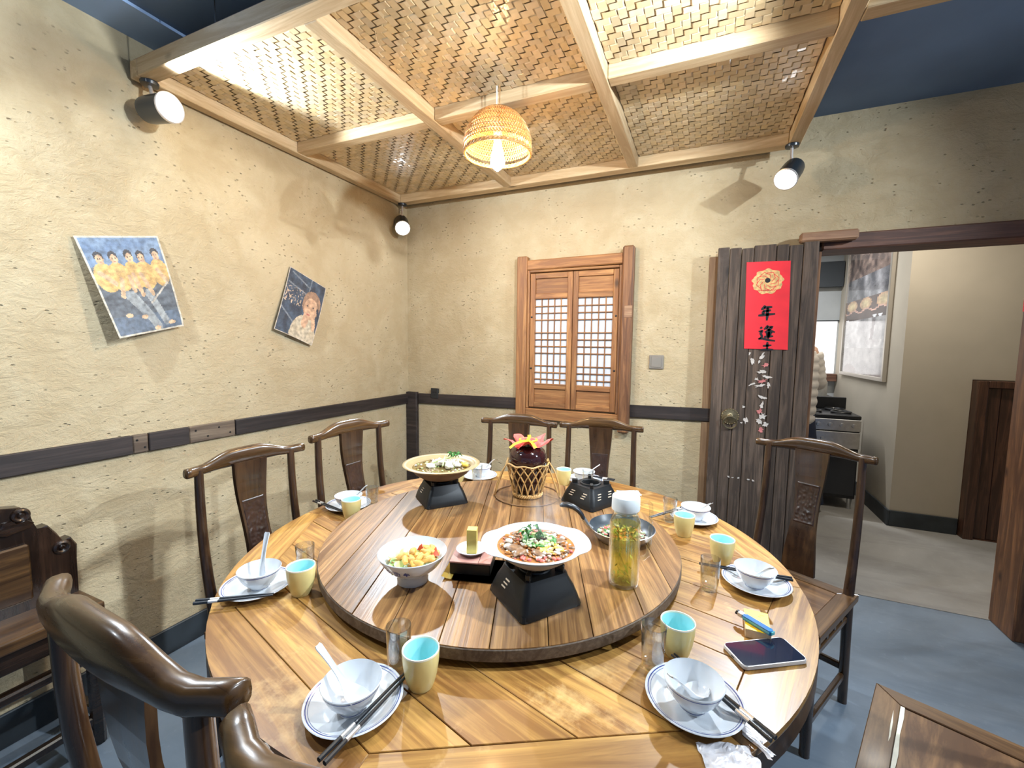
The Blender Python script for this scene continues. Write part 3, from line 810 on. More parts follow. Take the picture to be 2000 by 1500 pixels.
def chair(x, y, rz, label, group='yoke-back chairs round the table', carved=True, filler=False):
    t = thing('yoke_back_chair', label, 'chair', (x, y, 0), rz, group)
    obj('crest_rail', cached('crest_rail', crest_bm, True, 60), M['chair_x'], t)
    for s in (-1, 1): obj('back_post', cached('back_post%d' % s, lambda s=s: post_bm(s), True, 60), M['chair'], t)
    sp = obj('splat', cached('splat', splat_bm, False), M['chair'], t)
    if carved: obj('carving', cached('carving', carve_bm, True, 60), M['carving'], sp)
    for k in range(4): obj('seat_rail', cached('seat_rail%d' % k, lambda k=k: member(k), False), M['rail_x'] if k < 2 else M['rail_y'], t)
    sp_ = obj('seat_panel', cached('seat_panel', lambda: box(B(), -.144, .144, -.149, .149, .440, .4585, .0015), False), M['seat_panel'], t)
    if filler:
        fb = B(); prism(fb, [(-.12,.1492),(-.04,.1495),(.06,.149),(.143,.1492),(.143,.141),(.10,.140),(.03,.1425),(-.05,.140),(-.12,.143)], .458, .4612)
        obj('filler_strip', fb, M['filler'], sp_)
        fb = B(); prism(fb, [(-.02,.1605),(.05,.162),(.11,.161),(.06,.1583),(0,.158)], .4605, .4624)
        obj('filler_strip', fb, M['filler'], sp_)
    for s in (-1, 1):
        obj('front_leg', cached('front_leg%d' % s, lambda s=s: tube(B(), [(s*.170,.172,0),(s*.170,.174,.22),(s*.170,.174,.437)], [.0165,.018,.018], 12), True, 60), M['chair'], t)
    obj('stretcher', cached('st_f', lambda: box(B(), -.157, .157, .164, .186, .075, .105, .004), False), M['chair_x'], t)
    obj('stretcher', cached('st_b', lambda: box(B(), -.162, .162, -.215, -.196, .135, .162, .004), False), M['chair_x'], t)
    for s in (-1, 1): obj('stretcher', cached('st_s%d' % s, lambda s=s: box(B(), s*.170-.009, s*.170+.009, -.190, .165, .105, .132, .004), False), M['chair_y'], t)
    # gallery under the seat: rail with short struts
    for (a, b, c, e) in ((-.165,.165,.166,.184),(-.165,.165,-.190,-.172)):
        obj('apron_rail', cached('ap_%g' % c, lambda a=a, b=b, c=c, e=e: box(B(), a, b, c, e, .352, .374, .003), False), M['chair_x'], t)
    for s in (-1, 1):
        obj('apron_rail', cached('aps%d' % s, lambda s=s: box(B(), s*.170-.009, s*.170+.009, -.172, .166, .352, .374, .003), False), M['chair_y'], t)
        for q in range(4):
            yy = -.12+.08*q
            obj('strut', cached('strut%d%d' % (s, q), lambda s=s, yy=yy: box(B(), s*.170-.007, s*.170+.007, yy-.009, yy+.009, .373, .438, .002), False), M['chair'], t)
    for q in range(4):
        xx = -.12+.08*q
        for c in (.175, -.181):
            obj('strut', cached('strutf%d%g' % (q, c), lambda xx=xx, c=c: box(B(), xx-.009, xx+.009, c-.007, c+.007, .373, .438, .002), False), M['chair'], t)
    return t
M['rail_x'] = wood('brown_seat_rail_wood', (.15,.078,.030), (.22,.12,.048), (.07,.032,.012), 0, .34, .3, grain=22, knots=False, bump=.08)
M['rail_y'] = wood('brown_seat_rail_wood_deep', (.15,.078,.030), (.22,.12,.048), (.07,.032,.012), 1, .34, .3, grain=22, knots=False, bump=.08)
M['chair_y'] = wood('dark_lacquered_chair_wood_deep', (.095,.045,.016), (.15,.075,.027), (.035,.015,.006), 1, .28, .5, grain=22, knots=False, bump=.06, hue=.15)
def chair_by_crest(ax, ay, bx, by, label, flip=1, **kw):
    """chair whose crest ends are over (ax,ay) and (bx,by); flip chooses the facing side"""
    cx, cy = (ax+bx)/2, (ay+by)/2; a = atan2(by-ay, bx-ax)
    if flip < 0: a += pi
    fx, fy = -sin(a), cos(a)
    return chair(cx+fx*.262, cy+fy*.262, a, label, **kw)
def chair_at(cx, cy, deg, label, sc=1.0, **kw):
    """crest centre over (cx,cy); deg = direction the chair faces"""
    f = radians(deg); t = chair(cx+cos(f)*.238*sc, cy+sin(f)*.238*sc, f-pi/2, label, **kw)
    t.scale = (sc, sc, sc); return t
chair_at(.675, -1.803, -1.5, 'dark yoke-back chair below the group photograph')
chair_at(.722, -1.358, -3.0, 'yoke-back chair in the corner, below the portrait print', 1.03)
chair_at(1.243, -.668, -84.5, 'yoke-back chair directly behind the wine jar')
chair_at(1.676, -.590, -82.5, 'yoke-back chair behind the empty black stove')
chair_at(2.580, -.703, -118.8, 'yoke-back chair with carved splat standing before the doorway')
chair_at(1.497, -2.542, 86.8, 'dark glossy yoke-back chair beside the carved bench, its back to the salad bowl', 1.05)
chair_at(1.972, -2.580, 89.0, 'dark glossy yoke-back chair overlapping its neighbour, behind the leaning soup spoon', 1.05)
# chair pulled out beside the phone: front-left seat corner at (2.64,-1.355)
ua = atan2(-.378, .926)
u = Vector((cos(ua), sin(ua))); v_ = Vector((-sin(ua), cos(ua)))
cc = Vector((2.640, -1.350)) + u*.205 - v_*.200
chair(cc.x, cc.y, ua+pi/2, 'yoke-back chair with white filler in its cracked seat, beside the phone', filler=True)

# ================================================================ carved bench by the left wall
cb_ = thing('carved_bench', 'very dark carved wooden bench against the left wall', 'bench', (0, 0, 0))
bm = B()
out = [(-2.09,.42),(-2.09,.60),(-2.085,.68),(-2.10,.712),(-2.125,.705),(-2.135,.74),(-2.155,.775),(-2.185,.770),(-2.19,.80),(-2.195,.835),(-2.215,.858),(-2.26,.868),(-2.42,.878),(-2.60,.878),(-2.76,.868),(-2.80,.85),(-2.82,.80),(-2.86,.77),(-2.90,.71),(-2.93,.68),(-2.93,.42)]
prism(bm, [(p[0], p[1]) for p in out], 0, .045, .004)
bo = obj('backrest', bm, M['bench'], cb_, (.095, 0, 0), (pi/2, 0, pi/2))
for v in bo.data.vertices: pass
for (y0, y1, z0, z1) in ((-2.44,-2.205,.545,.735),(-2.80,-2.56,.545,.735)):
    pb = B(); box(pb, .1405, .150, y0, y1, z0, z1, .006)
    po = obj('carved_panel', pb, M['bench_light'], cb_)
for k in range(5):
    yy = -2.24-.12*k
    obj('carved_boss', blob(B(), (.146, yy, .80), .020, 2, .5, k, (.4,1.6,1)), M['bench_light'] if k % 2 else M['bench'], cb_, smooth=True)
for (yy, zz) in ((-2.205,.845),(-2.115,.70)):
    obj('scroll', lathe(B(), [(0,.012),(.006,.012),(.010,.006),(.016,.010),(.022,.006),(.024,0)], 20), M['bench'], cb_, (.141, yy-.012, zz-.012), (0, pi/2, 0), smooth=True)
obj('seat', box(B(), .045, .300, -2.94, -2.085, .468, .508, .006, seg=2), M['bench_light'], cb_)
obj('seat_apron', box(B(), .262, .286, -2.90, -2.12, .40, .467, .004), M['bench'], cb_)
for yy in (-2.115, -2.91):
    for xx in (.075, .270): obj('leg', tube(B(), [(xx, yy, 0), (xx, yy, .25), (xx, yy, .468)], [.020,.021,.022], 10), M['bench'], cb_, smooth=True)
    obj('stretcher', box(B(), .075, .27, yy-.012, yy+.012, .10, .13, .003), M['bench'], cb_)
obj('stretcher', box(B(), .248, .285, -2.90, -2.125, .305, .335, .006), M['bench'], cb_)
obj('stretcher', box(B(), .252, .280, -2.90, -2.125, .075, .105, .005), M['bench'], cb_)
obj('stretcher', box(B(), .060, .085, -2.90, -2.125, .20, .23, .005), M['bench'], cb_)

# ================================================================ tableware
def plate_bm():
    return lathe(B(), [(0,.0),(.044,.0),(.050,.002),(.070,.009),(.0850,.0165),(.0858,.0180),(.0845,.0190),(.068,.0125),(.054,.0070),(.045,.0055),(0,.0055)], 56)
def ring_bm(r0, r1, z0, z1):
    return lathe(B(), [(r0,z0),(r1,z1)], 56)
def bowl_bm():
    return lathe(B(), [(0,.004),(.019,.004),(.020,0),(.0235,0),(.0240,.0075),(.033,.0150),(.043,.0285),(.0495,.0430),(.0525,.0525),(.0515,.0535),(.0480,.0435),(.0415,.0300),(.0315,.0175),(.020,.0110),(0,.0095)], 52)
def cup_bm():
    return lathe(B(), [(0,.0015),(.019,.0015),(.0205,0),(.0225,.0005),(.0265,.010),(.0310,.028),(.0342,.050),(.0355,.0725),(.0350,.0755),(.0335,.0755),(.0325,.0725),(.0312,.050),(.0283,.028),(.0235,.012),(.016,.007),(0,.006)], 48, mis=[0]*7+[2,2,2]+[1]*5)
def tumbler_bm():
    return lathe(B(), [(0,0),(.0195,0),(.0215,.002),(.0225,.02),(.0252,.088),(.0245,.0895),(.0238,.088),(.0212,.022),(.0200,.0145),(.010,.0120),(0,.0115)], 44)
def spoon_bm():
    """soup spoon: bowl near origin, handle along +x and rising"""
    bm = B(); rings = []
    stations = [(-.030,.0015,.004,.012),(-.027,.009,.007,.010),(-.018,.0165,.011,.0085),(-.004,.0205,.0135,.0080),(.010,.0185,.0125,.0095),(.021,.0125,.009,.0135),(.030,.0080,.0055,.0205),(.045,.0062,.0040,.0325),(.062,.0062,.0032,.0450),(.078,.0072,.0028,.0560),(.090,.0082,.0022,.0635),(.0945,.0060,.0018,.0660)]
    for (x, hw, dp, ztop) in stations:
        out = []; inn = []
        for q in range(9):
            u = -1+2*q/8
            z = ztop - dp*(1-u*u)
            out.append((x, u*hw, z)); inn.append((x, u*hw*.90, z+.0018))
        rings.append(out+inn[::-1])
    loft(bm, rings); return bm
def chopstick_pair(p, q, label, gap=.012, silver=True):
    """p = thin tip, q = square butt; one pair lies as two sticks"""
    p, q = Vector(p), Vector(q); d = (q-p).normalized(); s = d.cross(Vector((0,0,1))).normalized()
    for k in (-1, 1):
        t = thing('chopstick', label, 'chopstick', tuple(p+s*k*gap*.30), 0, 'pairs of black chopsticks')
        v = (q+s*k*gap*.5) - (p+s*k*gap*.30); L = v.length; dv = v.normalized()
        b1 = B(); tube(b1, [(0,0,0), tuple(dv*L*.45), tuple(dv*L*.70)], [.0021,.0030,.0036], 8, up=(0,0,1))
        obj('shaft', b1, M['chop_black'], t)
        b2 = B(); tube(b2, [tuple(dv*L*.7005), tuple(dv*L*.82)], [.0037,.0039], 8, up=(0,0,1))
        obj('silver_band', b2, M['chop_silver'], t)
        b3 = B(); tube(b3, [tuple(dv*L*.8205), tuple(dv*L)], [.0038,.0041], 8, up=(0,0,1))
        obj('butt', b3, M['chop_black'], t)
def plate(x, y, where):
    t = thing('saucer_plate', 'white plate with two blue rim lines, '+where, 'plate', (x, y, TZ), random.uniform(0,6), 'white plates at the place settings')
    obj('dish', cached('plate_dish', plate_bm, True, 50), M['porcelain'], t)
    obj('rim_line', cached('plate_l1', lambda: ring_bm(.0795,.0812,.01745,.0181)), M['blue_line'], t)
    obj('rim_line', cached('plate_l2', lambda: ring_bm(.0760,.0767,.01615,.01645)), M['blue_line'], t)
def bowl(x, y, where):
    t = thing('rice_bowl', 'small white bowl with blue rim, '+where, 'bowl', (x, y, TZ+.0057), random.uniform(0,6), 'small white bowls at the place settings')
    obj('body', cached('rice_bowl_body', bowl_bm, True, 50), M['porcelain'], t)
    obj('rim_line', cached('bowl_l1', lambda: lathe(B(), [(.0508,.0468),(.0515,.0490)], 52)), M['blue_line'], t)
    obj('foot_line', cached('bowl_l2', lambda: lathe(B(), [(.0239,.0030),(.0241,.0042)], 40)), M['blue_line'], t)
def cup(x, y, where):
    o = obj('tea_cup', cached('tea_cup_mesh', cup_bm, True, 50), [M['cup_out'], M['cup_in'], M['cup_rim']], None, (x, y, TZ), (0,0,random.uniform(0,6)))
    tag(o, 'yellow tea cup with turquoise inside, '+where, 'cup', 'yellow tea cups')
def tumbler(x, y, where, z=TZ):
    o = obj('glass_tumbler', cached('tumbler_mesh', tumbler_bm, True, 50), M['glass'], None, (x, y, z))
    tag(o, 'small clear glass tumbler, '+where, 'glass', 'clear glass tumblers')
def spoon(x, y, z, az, tilt, where, sc=1.0):
    o = obj('soup_spoon', cached('soup_spoon_mesh', spoon_bm, True, 60), M['porcelain'], None, (x, y, z), (0, -tilt, az)); o.scale = (sc, sc, sc)
    tag(o, 'white soup spoon '+where, 'spoon', 'white soup spoons')
W1 = 'at the place outside the salad bowl'
W2 = 'at the place under the group photograph'
W3 = 'at the place before the corner chair'
W4 = 'at the place behind the brown clay pot'
W5 = 'at the place behind the empty stove'
W6 = 'at the place beyond the frying pan'
W7 = 'at the place by the cigarette pack'
W8 = 'at the place beside the phone'
BZ = TZ+.0057
plate(1.600,-2.268,W1); bowl(1.604,-2.277,W1); cup(1.680,-2.178,W1); tumbler(1.612,-2.158,W1)
spoon(1.612,-2.277,BZ+.0195, radians(190), radians(14), 'leaning in the bowl '+W1)
chopstick_pair((1.6545,-2.150,TZ+.0215), (1.648,-2.385,TZ+.0225), 'black silver-banded chopstick across the plate '+W1)
plate(1.094,-2.088,W2); bowl(1.100,-2.086,W2); cup(1.214,-2.053,W2); tumbler(1.150,-1.985,W2)
spoon(1.104,-2.088,BZ+.0270, radians(105), radians(38), 'standing up in the bowl '+W2)
chopstick_pair((1.186,-2.112,TZ+.0215), (1.045,-2.215,TZ+.0220), 'black silver-banded chopstick across the plate '+W2)
plate(.880,-1.548,W3); bowl(.893,-1.560,W3); cup(.970,-1.624,W3); tumbler(.975,-1.518,W3)
spoon(.893,-1.560,BZ+.0165, radians(10), radians(10), 'leaning in the bowl '+W3)
chopstick_pair((.930,-1.628,TZ+.0215), (.745,-1.592,TZ+.0220), 'black silver-banded chopstick across the plate '+W3)
plate(1.166,-.975,W4); bowl(1.168,-.968,W4); cup(1.098,-1.068,W4); tumbler(1.195,-1.055,W4)
spoon(1.168,-.968,BZ+.0165, radians(-10), radians(10), 'leaning in the bowl '+W4)
plate(1.655,-.812,W5); bowl(1.652,-.826,W5); cup(1.571,-.890,W5); tumbler(1.690,-.905,W5)
spoon(1.638,-.827,BZ+.0165, radians(5), radians(5), 'resting in the bowl '+W5)
chopstick_pair((1.600,-.760,TZ+.0215), (1.790,-.785,TZ+.0220), 'black silver-banded chopstick across the plate '+W5)
plate(2.143,-1.088,W6); bowl(2.149,-1.094,W6); cup(2.114,-1.245,W6); tumbler(2.060,-1.135,W6)
spoon(2.139,-1.084,BZ+.0165, radians(-45), radians(5), 'resting in the bowl '+W6)
chopstick_pair((1.995,-1.180,TZ+.0205), (2.116,-1.010,TZ+.0235), 'black silver-banded chopstick across the plate '+W6)
plate(2.309,-1.505,W7); bowl(2.304,-1.520,W7); cup(2.227,-1.400,W7); tumbler(2.191,-1.580,W7)
spoon(2.299,-1.507,BZ+.0165, radians(-68), radians(5), 'resting in the bowl '+W7)
chopstick_pair((2.165,-1.478,TZ+.0195), (2.400,-1.470,TZ+.0225), 'black silver-banded chopstick across the plate '+W7)
plate(2.160,-2.009,W8); bowl(2.158,-2.020,W8); cup(2.124,-1.882,W8); tumbler(2.081,-1.940,W8)
spoon(2.163,-2.011,BZ+.0165, radians(240), radians(7), 'resting in the bowl '+W8)
chopstick_pair((2.118,-1.917,TZ+.0215), (2.279,-2.057,TZ+.0225), 'black silver-banded chopstick across the plate '+W8)

# ---------------------------------------------------------------- stoves
def stove(x, y, rz, label, h=.075, s0=.083, s1=.058, groups=((0,-.03),(0,.03),(3,-.03),(3,.03),(1,-.03),(1,.03),(2,-.03),(2,.03))):
    t = thing('tabletop_stove', label, 'stove', (x, y, LZ), rz, 'black tabletop stoves')
    bm = B(); rings = []
    for (z, s, r) in ((0,s0,.018),(.006,s0*1.005,.018),(.02,s0*.965,.018),(.045,s0*.86,.016),(.065,s1*1.06,.014),(h,s1,.012)):
        ring = []
        for k in range(4):
            cx, cy = (1,1,-1,-1)[k], (-1,1,1,-1)[k]
            for q in range(5):
                a = -pi/2 + k*pi/2 + q*pi/8
                ring.append((cx*(s-r)+r*cos(a), cy*(s-r)+r*sin(a), z))
        if z == 0:
            # arched foot line: lift the middle of every side
            pass
        rings.append(ring)
    loft(bm, rings, caps=False)
    # top with burner well
    top = rings[-1]
    n = len(top); inner = [(.036*cos(atan2(p[1], p[0])), .036*sin(atan2(p[1], p[0])), h) for p in top]
    loft(bm, [top, inner, [(p[0]*.96, p[1]*.96, h-.02) for p in inner], [(p[0]*.3, p[1]*.3, h-.021) for p in inner]], caps=False)
    obj('body', bm, M['black_metal'], t, smooth=True, angle=40)
    for k in range(4):
        fb = B(); a = pi/4+k*pi/2; tube(fb, [(s0*1.22*cos(a), s0*1.22*sin(a), 0), (s0*1.2*cos(a), s0*1.2*sin(a), .012)], [.012,.010], 10)
        obj('foot', fb, M['black_metal'], t, smooth=True)
        lb = B(); box(lb, -.011, .011, -.006, .006, h-.004, h+.016, .002)
        lb2 = obj('pot_lug', lb, M['black_metal'], t, (.058*cos(a)*1.05, .058*sin(a)*1.05, 0), (0, 0, a))
    rb = B(); tube(rb, [(.037*cos(2*pi*k/36), .037*sin(2*pi*k/36), h+.002) for k in range(36)], .0042, 8, closed=True)
    obj('burner_ring', rb, M['black_metal'], t, smooth=True)
    cb2 = B(); lathe(cb2, [(0,h-.014),(.02,h-.014),(.022,h-.019)], 20)
    obj('fuel_cup', cb2, M['steel'], t, smooth=True)
    for k in range(4):
        a = k*pi/2
        nrm = Vector((cos(a), sin(a), 0)); tg = Vector((-sin(a), cos(a), 0))
        for off in [o_ for (k_, o_) in groups if k_ == k]:
            for q in range(3):
                z = .036+.0085*q; f = (z-.02)/.045; sx = s0*.965*(1-f)+s1*1.06*f
                c = nrm*(sx+.0010) + tg*(off+(q-1)*.004); c.z = z
                bm = B(); box(bm, -.0012, .0012, -.009, .009, -.0016, .0016)
                obj('vent_slot', bm, M['slot'], t, tuple(c), (0, -.42, a))
    return t
stove(1.798, -1.880, radians(-37), 'black stove under the white clay pot, on the turntable', groups=((3,-.015),(1,-.015)))
stove(1.231, -1.417, radians(-39), 'black stove under the brown clay pot, on the turntable', groups=((3,-.015),(1,-.015)))
stove(1.768, -1.185, radians(-28), 'empty black stove beside the wine jar, on the turntable')

# ---------------------------------------------------------------- clay pots
POT_Z = LZ+.0915
def pot(x, y, label, mo, mi_, mb, R, hh, handles, rz=0, k=1.0):
    t = thing('clay_pot', label, 'pot', (x, y, POT_Z), rz)
    prof = [(0,0),(.045,0),(R*.52,.004),(R*.68,hh*.35),(R*.80*k,hh*.72),(R*.86*k,hh*.86),(R*.985,hh*.93),(R,hh*.97),(R*.99,hh),(R*(.90 if k == 1 else .95),hh*.995),(R*.86*k,hh*.95),(R*.845*k,hh*.91),(R*.80*k,hh*.90),(R*.76*k,hh*.78),(R*.62,hh*.40),(.04,.010),(0,.010)]
    def md(a, r, z):
        if not handles or z < hh*.88 or r < R*.93: return r
        c = abs(cos(a)); return r*(1+.15*(lambda q: q*q*(3-2*q))(min(1, (c-.74)/.20))) if c > .74 else r
    bm = lathe(B(), prof, 72, mis=[2,2,2,2,0,0,0,0]+[1]*8, mod=md)
    obj('body', bm, [mo, mi_, mb], t, smooth=True, angle=60)
    return t
RW, HW = .1145, .048
wp = pot(1.799, -1.878, 'white clay pot of steaming red stew on a black stove', M['clay_white'], M['clay_white'], M['clay_bottom'], RW, HW, True, radians(30), 1.085)
obj('broth', lathe(B(), [(0,HW*.76),(RW*.815,HW*.76)], 48), M['broth_red'], wp)
RB, HB = .150, .056
bp = pot(1.230, -1.413, 'brown clay pot of soup with coriander on a black stove', M['clay_brown'], M['clay_brown'], M['clay_dark'], RB, HB, False)
obj('broth', lathe(B(), [(0,HB*.76),(RB*.745,HB*.76)], 48), M['broth_brown'], bp)

def bits(name, label, cx, cy, cz, rmax, n, size, mats, seed, parent=None, hump=0.0, arc=None):
    rr = random.Random(seed); bm = B()
    for k in range(n):
        a = rr.uniform(*(arc or (0, 2*pi))); r = rmax*sqrt(rr.random())
        s = size*rr.uniform(.6, 1.3)
        blob(bm, (r*cos(a), r*sin(a), hump*(1-(r/rmax)**2)+rr.uniform(-.1,.5)*s), s, 1, .35, seed+k, (rr.uniform(.7,1.5), rr.uniform(.7,1.3), rr.uniform(.4,.8)), mi=rr.randrange(len(mats)))
    o = obj(name, bm, mats, parent, (cx, cy, cz), smooth=True, angle=70)
    if parent is None: tag(o, label, 'food')
    return stuff(o)
def leaf(name, label, x, y, z, L_, az, tilt, mat, group, k):
    bm = B(); rr = random.Random(k)
    def fn(u, v):
        w_ = L_*.42*sin(pi*min(1, .08+v*.92))**.8*(1+.25*sin(v*17+k))
        return Vector((L_*(v-.5), (u-.5)*2*w_*.5, .010*sin(v*pi)*rr.uniform(.85,1.15)+.15*L_*(abs(u-.5)*2)**2))
    grid(bm, 5, 7, fn)
    o = obj(name, bm, mat, None, (x, y, z), (rr.uniform(-.5,.5), -tilt, az), smooth=True)
    tag(o, label, 'herb leaf', group); return o
def chunk(name, label, cat, x, y, z, r, sc, mat, group, k, amp=.22, rot=0, freq=1.5, sub=2):
    bm = B(); blob(bm, (0,0,0), r, sub, amp, k, sc, freq)
    o = obj(name, bm, mat, None, (x, y, z), (0, 0, rot), smooth=True, angle=60); tag(o, label, cat, group); return o

# stew in the white pot
SZ = POT_Z+HW*.76
bits('chopped_stew', 'chopped pale vegetable and meat bits covering the red stew', 1.800, -1.878, SZ, .086, 330, .0052, [M['meat'], M['cream_bit'], M['broth_red'], M['chili'], M['meat'], M['broth_red']], 11, hump=.004)
bits('egg_crumbs', 'bright yellow egg crumbs floating in the red stew', 1.838, -1.888, SZ+.003, .030, 46, .0058, [M['egg'], M['egg'], M['cream_bit']], 12, hump=.004)
bits('chopped_scallion', 'chopped pale green scallion heaped on the red stew', 1.805, -1.862, SZ+.006, .040, 70, .0058, [M['onion'], M['leaf'], M['onion'], M['stem']], 13, hump=.008)
rr = random.Random(5)
for k in range(12):
    a = rr.uniform(0, 2*pi); r = .030*sqrt(rr.random())
    leaf('coriander_leaf', 'green coriander leaf on top of the red stew', 1.775+r*cos(a), -1.862+r*sin(a), SZ+.014+rr.uniform(0,.008), rr.uniform(.016,.024), rr.uniform(0,6.3), rr.uniform(-.5,.5), M['leaf'], 'coriander leaves on the red stew', k)
for k, (dx, dy) in enumerate(((-.062,-.020),(-.055,-.045),(-.028,.012),(-.012,.006),(-.040,.030))):
    chunk('garlic_clove', 'cream garlic clove in the red stew', 'garlic', 1.800+dx, -1.878+dy, SZ+.007, .0085, (1.2,.9,.7), M['cream_bit'], 'garlic cloves in the red stew', k, .12, k)
for k, (dx, dy, L_) in enumerate(((-.038,-.045,.020),(-.018,-.060,.017),(.02,-.045,.015),(.045,.03,.016))):
    chunk('meat_slice', 'brown meat slice in the red stew', 'meat', 1.800+dx, -1.878+dy, SZ+.005, L_, (1.2,.8,.35), M['meat'], 'meat slices in the red stew', k+9, .2, k*1.3)
# soup in the brown pot
SB = POT_Z+HB*.76
bits('soup_bits', 'small pale bits floating in the brown soup', 1.230, -1.413, SB, .100, 130, .0042, [M['cream_bit'], M['meat'], M['broth_brown'], M['stem']], 21)
for k in range(14):
    rr2 = random.Random(40+k); a = rr2.uniform(0, 2*pi); r = .062*sqrt(rr2.random())
    chunk('white_curd', 'white curd lump heaped in the brown soup', 'bean curd', 1.245+r*cos(a), -1.410+r*sin(a), SB+.006+.010*(1-r/.062), .012+.006*rr2.random(), (1.2,1,.75), M['cream_bit'], 'white curd lumps in the brown soup', k+30, .3, a)
for k in range(13):
    rr2 = random.Random(90+k); a = rr2.uniform(0, 2*pi); r = .030*sqrt(rr2.random())
    leaf('coriander_sprig', 'green coriander leaf on the brown soup', 1.262+r*cos(a), -1.378+r*sin(a), SB+.026+rr2.uniform(0,.014), rr2.uniform(.020,.032), rr2.uniform(0,6.3), rr2.uniform(-.6,.6), M['leaf'], 'coriander leaves on the brown soup', k+3)
for k, (x0, y0, x1, y1) in enumerate(((1.225,-1.375,1.262,-1.455),(1.245,-1.368,1.290,-1.448),(1.262,-1.39,1.205,-1.44))):
    o = obj('coriander_stalk', tube(B(), [(x0, y0, SB+.033), ((x0+x1)/2, (y0+y1)/2, SB+.030), (x1, y1, SB+.014)], [.0022,.0026,.0028], 6), M['stem'], smooth=True)
    tag(o, 'pale green coriander stalk lying on the brown soup', 'herb stalk', 'coriander stalks on the brown soup')
chunk('corn_piece', 'yellow corn piece at the edge of the brown soup', 'corn', 1.318, -1.385, SB+.010, .013, (1.2,.9,.9), M['egg'], None, 77, .12)

# ---------------------------------------------------------------- salad bowl
sx, sy = 1.487, -1.944
sbw = thing('salad_bowl', 'white footed bowl of cucumber and fried dough with blue brush lettering', 'bowl', (sx, sy, LZ))
obj('body', lathe(B(), [(0,.006),(.034,.006),(.0355,0),(.0385,0),(.0395,.010),(.036,.018),(.037,.021),(.050,.029),(.068,.046),(.0805,.064),(.0875,.078),(.0862,.0795),(.078,.064),(.065,.048),(.047,.033),(.025,.026),(0,.025)], 64), M['porcelain'], sbw, smooth=True, angle=50)
# faint blue brush lettering on the flank (two characters)
def stroke_bm(bm, pts, w, place):
    P = [place(*p) for p in pts]; N = len(P)
    # local widths taper like a brush
    prev = None
    for i in range(N):
        a, b = P[max(0, i-1)], P[min(N-1, i+1)]
        t = (b[0]-a[0]).normalized(); nrm = P[i][1]
        s = t.cross(nrm).normalized()*(w[i] if isinstance(w, (list, tuple)) else w)*.5
        cur = (bm.verts.new(P[i][0]+s), bm.verts.new(P[i][0]-s))
        if prev: bm.faces.new((prev[0], prev[1], cur[1], cur[0]))
        prev = cur
def densify(pts, n=5):
    out = []
    for a, b in zip(pts[:-1], pts[1:]):
        for q in range(n): out.append((a[0]+(b[0]-a[0])*q/n, a[1]+(b[1]-a[1])*q/n))
    return out+[pts[-1]]
def bowl_place(a0, z0, s):
    def f(u, v):
        z = z0+v*s; r = .0505+(z-.029)*(.068-.050)/.017 if z < .046 else .068+(z-.046)*(.0805-.068)/.018
        r += .0006; a = a0+u*s/.06
        return Vector((r*cos(a), r*sin(a), z)), Vector((cos(a), sin(a), -.6)).normalized()
    return f
camdir = atan2(-2.82-sy, 2.145-sx)
for ci, (a0, strokes) in enumerate(((camdir-1.02, [[(0,.9),(1,.95)],[(.5,1.1),(.45,.5),(.1,0)],[(.45,.5),(1,0)],[(0,.5),(.9,.55)],[(.2,.2),(.8,.25)]]), (camdir-.66, [[(0,1),(.9,1)],[(.1,.7),(.95,.72),(.9,.1)],[(.1,.7),(.12,0)],[(.3,.5),(.7,.5)],[(.3,.25),(.7,.25)],[(0,0),(.95,0)]]), (camdir-.32, [[(.5,1),(.1,.5)],[(.2,.7),(.9,.75)],[(.5,.75),(.5,0)],[(.05,.35),(1,.4)]]))):
    lb = B()
    for st in strokes:
        pts = densify(st); n = len(pts)
        stroke_bm(lb, pts, [.0026*(.7+.6*sin(pi*min(1, (i+.6)/n))) for i in range(n)], bowl_place(a0, .046, .014))
    obj('lettering', lb, M['blue_line'], sbw)
SAL = LZ+.052
bits('salad_base', 'chopped cucumber filling the salad bowl', sx, sy, SAL-.006, .060, 150, .0075, [M['cucumber'], M['onion'], M['dough']], 61, hump=.004)
rr = random.Random(17)
for k in range(17):
    a = rr.uniform(-2.2, 1.6); r = .048*sqrt(rr.random())
    cx, cy = sx+.006+r*cos(a), sy+.004+r*sin(a)
    bm = B(); L_ = rr.uniform(.012,.019)
    tube(bm, [(-L_,0,0),(-L_*.5,.001,.001),(L_*.3,0,.0015),(L_,-.001,0)], [.0060,.0085,.0078,.0055], 9)
    for v in bm.verts: v.co += Vector((noise.noise(v.co*140+Vector((k,0,0))), noise.noise(v.co*140+Vector((0,k,0))), noise.noise(v.co*140+Vector((0,0,k)))))*.0022
    o = obj('fried_dough_piece', bm, M['dough'], None, (cx, cy, SAL+.010+.014*(1-(r/.05)**2)+rr.uniform(0,.004)), (rr.uniform(-.5,.5), rr.uniform(-.4,.4), rr.uniform(0,6.3)), smooth=True, angle=60)
    tag(o, 'golden fried dough piece in the salad bowl', 'fried dough', 'fried dough pieces in the salad bowl')
for k in range(12):
    a = rr.uniform(pi*.75, pi*1.45) if k < 8 else rr.uniform(.3, 1.4); r = .052*rr.uniform(.55, 1)
    bm = B(); lathe(bm, [(0,.0022),(.009,.0022),(.0118,.001),(.0118,-.001),(.009,-.0022),(0,-.0022)], 20)
    o = obj('cucumber_slice', bm, [M['cucumber']], None, (sx+r*cos(a), sy+r*sin(a), SAL+.008+.006*rr.random()), (rr.uniform(-.9,.9), rr.uniform(-.9,.9), a), smooth=True, angle=50)
    tag(o, 'pale green cucumber slice in the salad bowl', 'cucumber', 'cucumber slices in the salad bowl')
